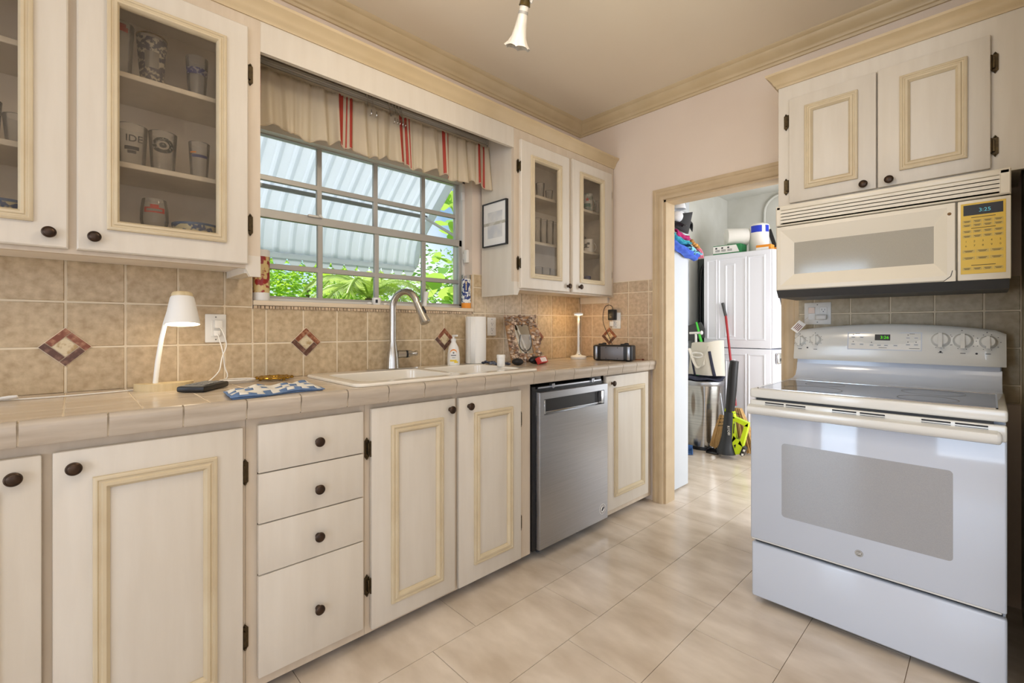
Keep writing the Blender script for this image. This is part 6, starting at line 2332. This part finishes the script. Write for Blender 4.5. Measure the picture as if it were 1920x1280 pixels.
def bush(name, label, base, blobs, m, size, n, seed, cat='bush', group=None, round_=False):
    t = thing(name, label, cat, base, group)
    b = MB()
    for k, (c, rad) in enumerate(blobs):
        leaf_cloud(b, c, rad, n, size, seed + k, round_=round_)
    b.build('foliage', m, t, fixn=False)
    s = MB()
    rn_ = random.Random(seed)
    for c, rad in blobs:
        s.tube(smooth([(base[0] + rn_.uniform(-.1, .1), base[1] + rn_.uniform(-.1, .1), base[2]), (base[0] * .5 + c[0] * .5, base[1] * .5 + c[1] * .5, base[2] * .4 + c[2] * .6 - .1), (c[0], c[1], c[2] + rad[2] * .4)]), [.03] * 9 if False else .022, 6)
    s.build('stems', M['bark'], t)
    return t


bush('hedge_bush', 'dense bright green bush filling the lower left window panes', (-5.2, 1.5, -.3), [((-5.0, 1.05, 1.35), (.6, .7, .72)), ((-5.1, 1.85, 1.30), (.6, .75, .72)), ((-5.2, 1.4, .7), (.7, 1.0, .8)), ((-5.15, 2.35, 1.2), (.5, .5, .7))], M['leaf'], .085, 2300, 21)
bush('back_bush', 'darker leafy bush behind the bright one beyond the window', (-7.6, 2.2, -.3), [((-7.4, 1.6, 1.5), (.8, 1.2, .9)), ((-7.5, 3.4, 1.6), (.8, 1.2, .9)), ((-7.4, 5.2, 1.8), (.8, 1.3, 1.0))], M['leaf2'], .11, 1100, 31)
bush('sea_grape', 'sea grape tree with large round leaves outside the right window panes', (-3.9, 3.1, -.3), [((-3.45, 2.85, 1.15), (.42, .42, .55)), ((-3.75, 3.1, 1.75), (.5, .55, .55)), ((-3.5, 2.95, 2.35), (.42, .45, .45)), ((-3.9, 3.4, 1.3), (.5, .5, .6))], M['leafgrape'], .20, 90, 41, 'tree', None, True)
bt2 = bpy.data.objects['sea_grape']
MB().tube(smooth([(-3.9, 3.2, .2), (-3.7, 3.0, 1.0), (-3.45, 2.75, 1.55), (-3.2, 2.45, 1.72)]), .03, 8).build('branch', M['bark'], bt2)
MB().tube(smooth([(-3.9, 3.2, .3), (-3.5, 2.7, 1.1), (-3.2, 2.4, 1.25)]), .018, 8).build('branch', M['bark'], bt2)
# palm with long arching fronds
pm = thing('palm_tree', 'feathery palm with arching fronds outside the middle window panes', 'palm', (-3.95, 1.95, -.3))
MB().tube([(-3.95, 1.95, -.3), (-3.97, 1.95, .6), (-3.95, 1.97, 1.45)], [.05, .04, .035], 10).build('trunk', M['bark'], pm)
for i in range(13):
    a = 2 * PI * i / 13 + .2
    el = .55 + .35 * ((i * 7) % 5) / 5
    b = MB()
    sp = []
    for k_ in range(13):
        f = k_ / 12
        r = .58 * f
        sp.append(Vector((-3.95 + math.cos(a) * r * .95, 1.97 + math.sin(a) * r * .95, 1.45 + el * .9 * f - .62 * f * f)))
    b.tube(sp, .010, 5)
    for k_ in range(1, 12):
        for sgn in (-1, 1):
            for j in range(3):
                p0 = sp[k_].lerp(sp[k_ + 1], j / 3)
                dr_ = (sp[k_ + 1] - sp[k_]).normalized()
                sd_ = dr_.cross(Vector((0, 0, 1))).normalized() * sgn
                tip = p0 + sd_ * (.17 * math.sin(PI * min(1, .15 + k_ / 13))) + dr_ * .08 - Vector((0, 0, .05))
                w_ = dr_ * .012
                b.add([tuple(p0 - w_), tuple(p0 + w_), tuple(tip)], [(0, 1, 2)])
    b.build('frond', M['palm'], pm, fixn=False)
bush('far_tree', 'tall distant tree line plant seen past the awning edge', (-11, 9.5, -.3), [((-11, 8.0, 1.6), (1.4, 1.6, 1.3)), ((-11, 10.5, 2.2), (1.5, 1.8, 1.5)), ((-10.5, 13, 2.6), (1.5, 1.8, 1.6))], M['leaf2'], .22, 900, 51, 'tree')
sh_ = thing('pale_shed', 'pale blue-white shed wall glimpsed left behind the bushes', 'shed', (-6.3, -.2, -.3))
MB().box(-6.6, -6.0, -.9, .55, -.3, 1.75).build('shed_wall', mat('shed_blue', (196, 214, 232), .6), sh_)
bush('terrace_bush', 'green bush outside the glazed door behind the camera', (-1.9, -6.2, -.3), [((-1.9, -6.1, 2.2), (1.1, .7, 1.2)), ((-2.6, -6.3, 1.5), (.9, .7, 1.2))], M['leaf'], .14, 700, 61)

# ------------------------------------------------------------------ world and light
wd = bpy.data.worlds.new('sky')
scene.world = wd
wd.use_nodes = True
nt = wd.node_tree
bg = nt.nodes['Background']
sky = nd(nt, 'ShaderNodeTexSky')
sky.sky_type = 'NISHITA'
sky.sun_disc = False
sky.sun_elevation = R(48)
sky.sun_rotation = R(120)
sky.air_density = 1.0
sky.dust_density = 1.2
tc_ = nd(nt, 'ShaderNodeTexCoord')
nz = nd(nt, 'ShaderNodeTexNoise')
nz.inputs['Scale'].default_value = 3.2
nz.inputs['Detail'].default_value = 7
nt.links.new(tc_.outputs['Generated'], nz.inputs['Vector'])
rp = nd(nt, 'ShaderNodeValToRGB')
rp.color_ramp.elements[0].position = .5
rp.color_ramp.elements[1].position = .68
nt.links.new(nz.outputs['Fac'], rp.inputs['Fac'])
mx = nd(nt, 'ShaderNodeMixRGB')
mx.inputs['Color2'].default_value = (7.5, 7.7, 7.8, 1)
nt.links.new(rp.outputs['Color'], mx.inputs['Fac'])
nt.links.new(sky.outputs['Color'], mx.inputs['Color1'])
nt.links.new(mx.outputs['Color'], bg.inputs['Color'])
bg.inputs['Strength'].default_value = .15


def area(name, loc, rot, sx, sy, power, col=(255, 255, 255), spread=180):
    l = bpy.data.lights.new(name, 'AREA')
    l.shape = 'RECTANGLE'
    l.size, l.size_y = sx, sy
    l.energy = power
    l.color = lin(col)
    l.spread = R(spread)
    o = bpy.data.objects.new(name, l)
    COL.objects.link(o)
    o.location = loc
    o.rotation_euler = rot
    return o


def point(name, loc, power, col, r=.03):
    l = bpy.data.lights.new(name, 'POINT')
    l.energy = power
    l.color = lin(col)
    l.shadow_soft_size = r
    o = bpy.data.objects.new(name, l)
    COL.objects.link(o)
    o.location = loc
    return o


sun = bpy.data.lights.new('sun', 'SUN')
sun.energy = 6.5
sun.angle = R(.8)
sun.color = lin((255, 248, 236))
so2 = bpy.data.objects.new('sun', sun)
COL.objects.link(so2)
sd = Vector((.50, .36, -.82))
so2.rotation_euler = sd.to_track_quat('-Z', 'Y').to_euler()

area('terrace_window_fill', (1.6, -3.02, 1.35), (R(90), 0, 0), 2.5, 1.6, 52, (206, 226, 255))  # fill lamp placed in the added window opening behind the camera
area('daylight_terrace_door', (-1.6, -3.04, 1.1), (R(90), 0, 0), .8, 2.0, 34, (212, 230, 255))
area('side_fill', (3.40, -.6, 1.5), (R(90), 0, R(90)), 3.6, 1.8, 27, (204, 224, 255))  # added fill panel; the side wall has no opening behind it
area('ceiling_fill', (.6, -.4, 2.70), (0, 0, 0), 1.6, 1.6, 18, (255, 244, 230))  # added overhead fill, no ceiling fixture belongs to it
point('chandelier_fill', (hx + .16, hy - .16, 2.30), 17, (255, 240, 218), .10)  # warm fill added beside the chandelier, whose own bulbs stay unlit
area('laundry_daylight', (.33, 4.2, 1.3), (R(90), 0, R(90)), 1.9, 2.0, 60, (246, 248, 252))
point('desk_lamp_bulb', (-1.985, .300, 1.176), .55, (255, 226, 180), .03)
point('table_lamp_bulb', (tx2 + .0, ty2, 1.262), 2.0, (255, 208, 140), .02)

# ------------------------------------------------------------------ colour management
vs_ = scene.view_settings
scene.display_settings.display_device = 'sRGB'
vs_.view_transform = 'Standard'
vs_.look = 'None'
vs_.gamma = 1
vs_.use_curve_mapping = False
vs_.exposure = .08
scene.cycles.use_denoising = True
scene.cycles.max_bounces = 10
scene.cycles.transparent_max_bounces = 16
scene.cycles.sample_clamp_indirect = 6
scene.cycles.caustics_reflective = False
scene.cycles.caustics_refractive = False
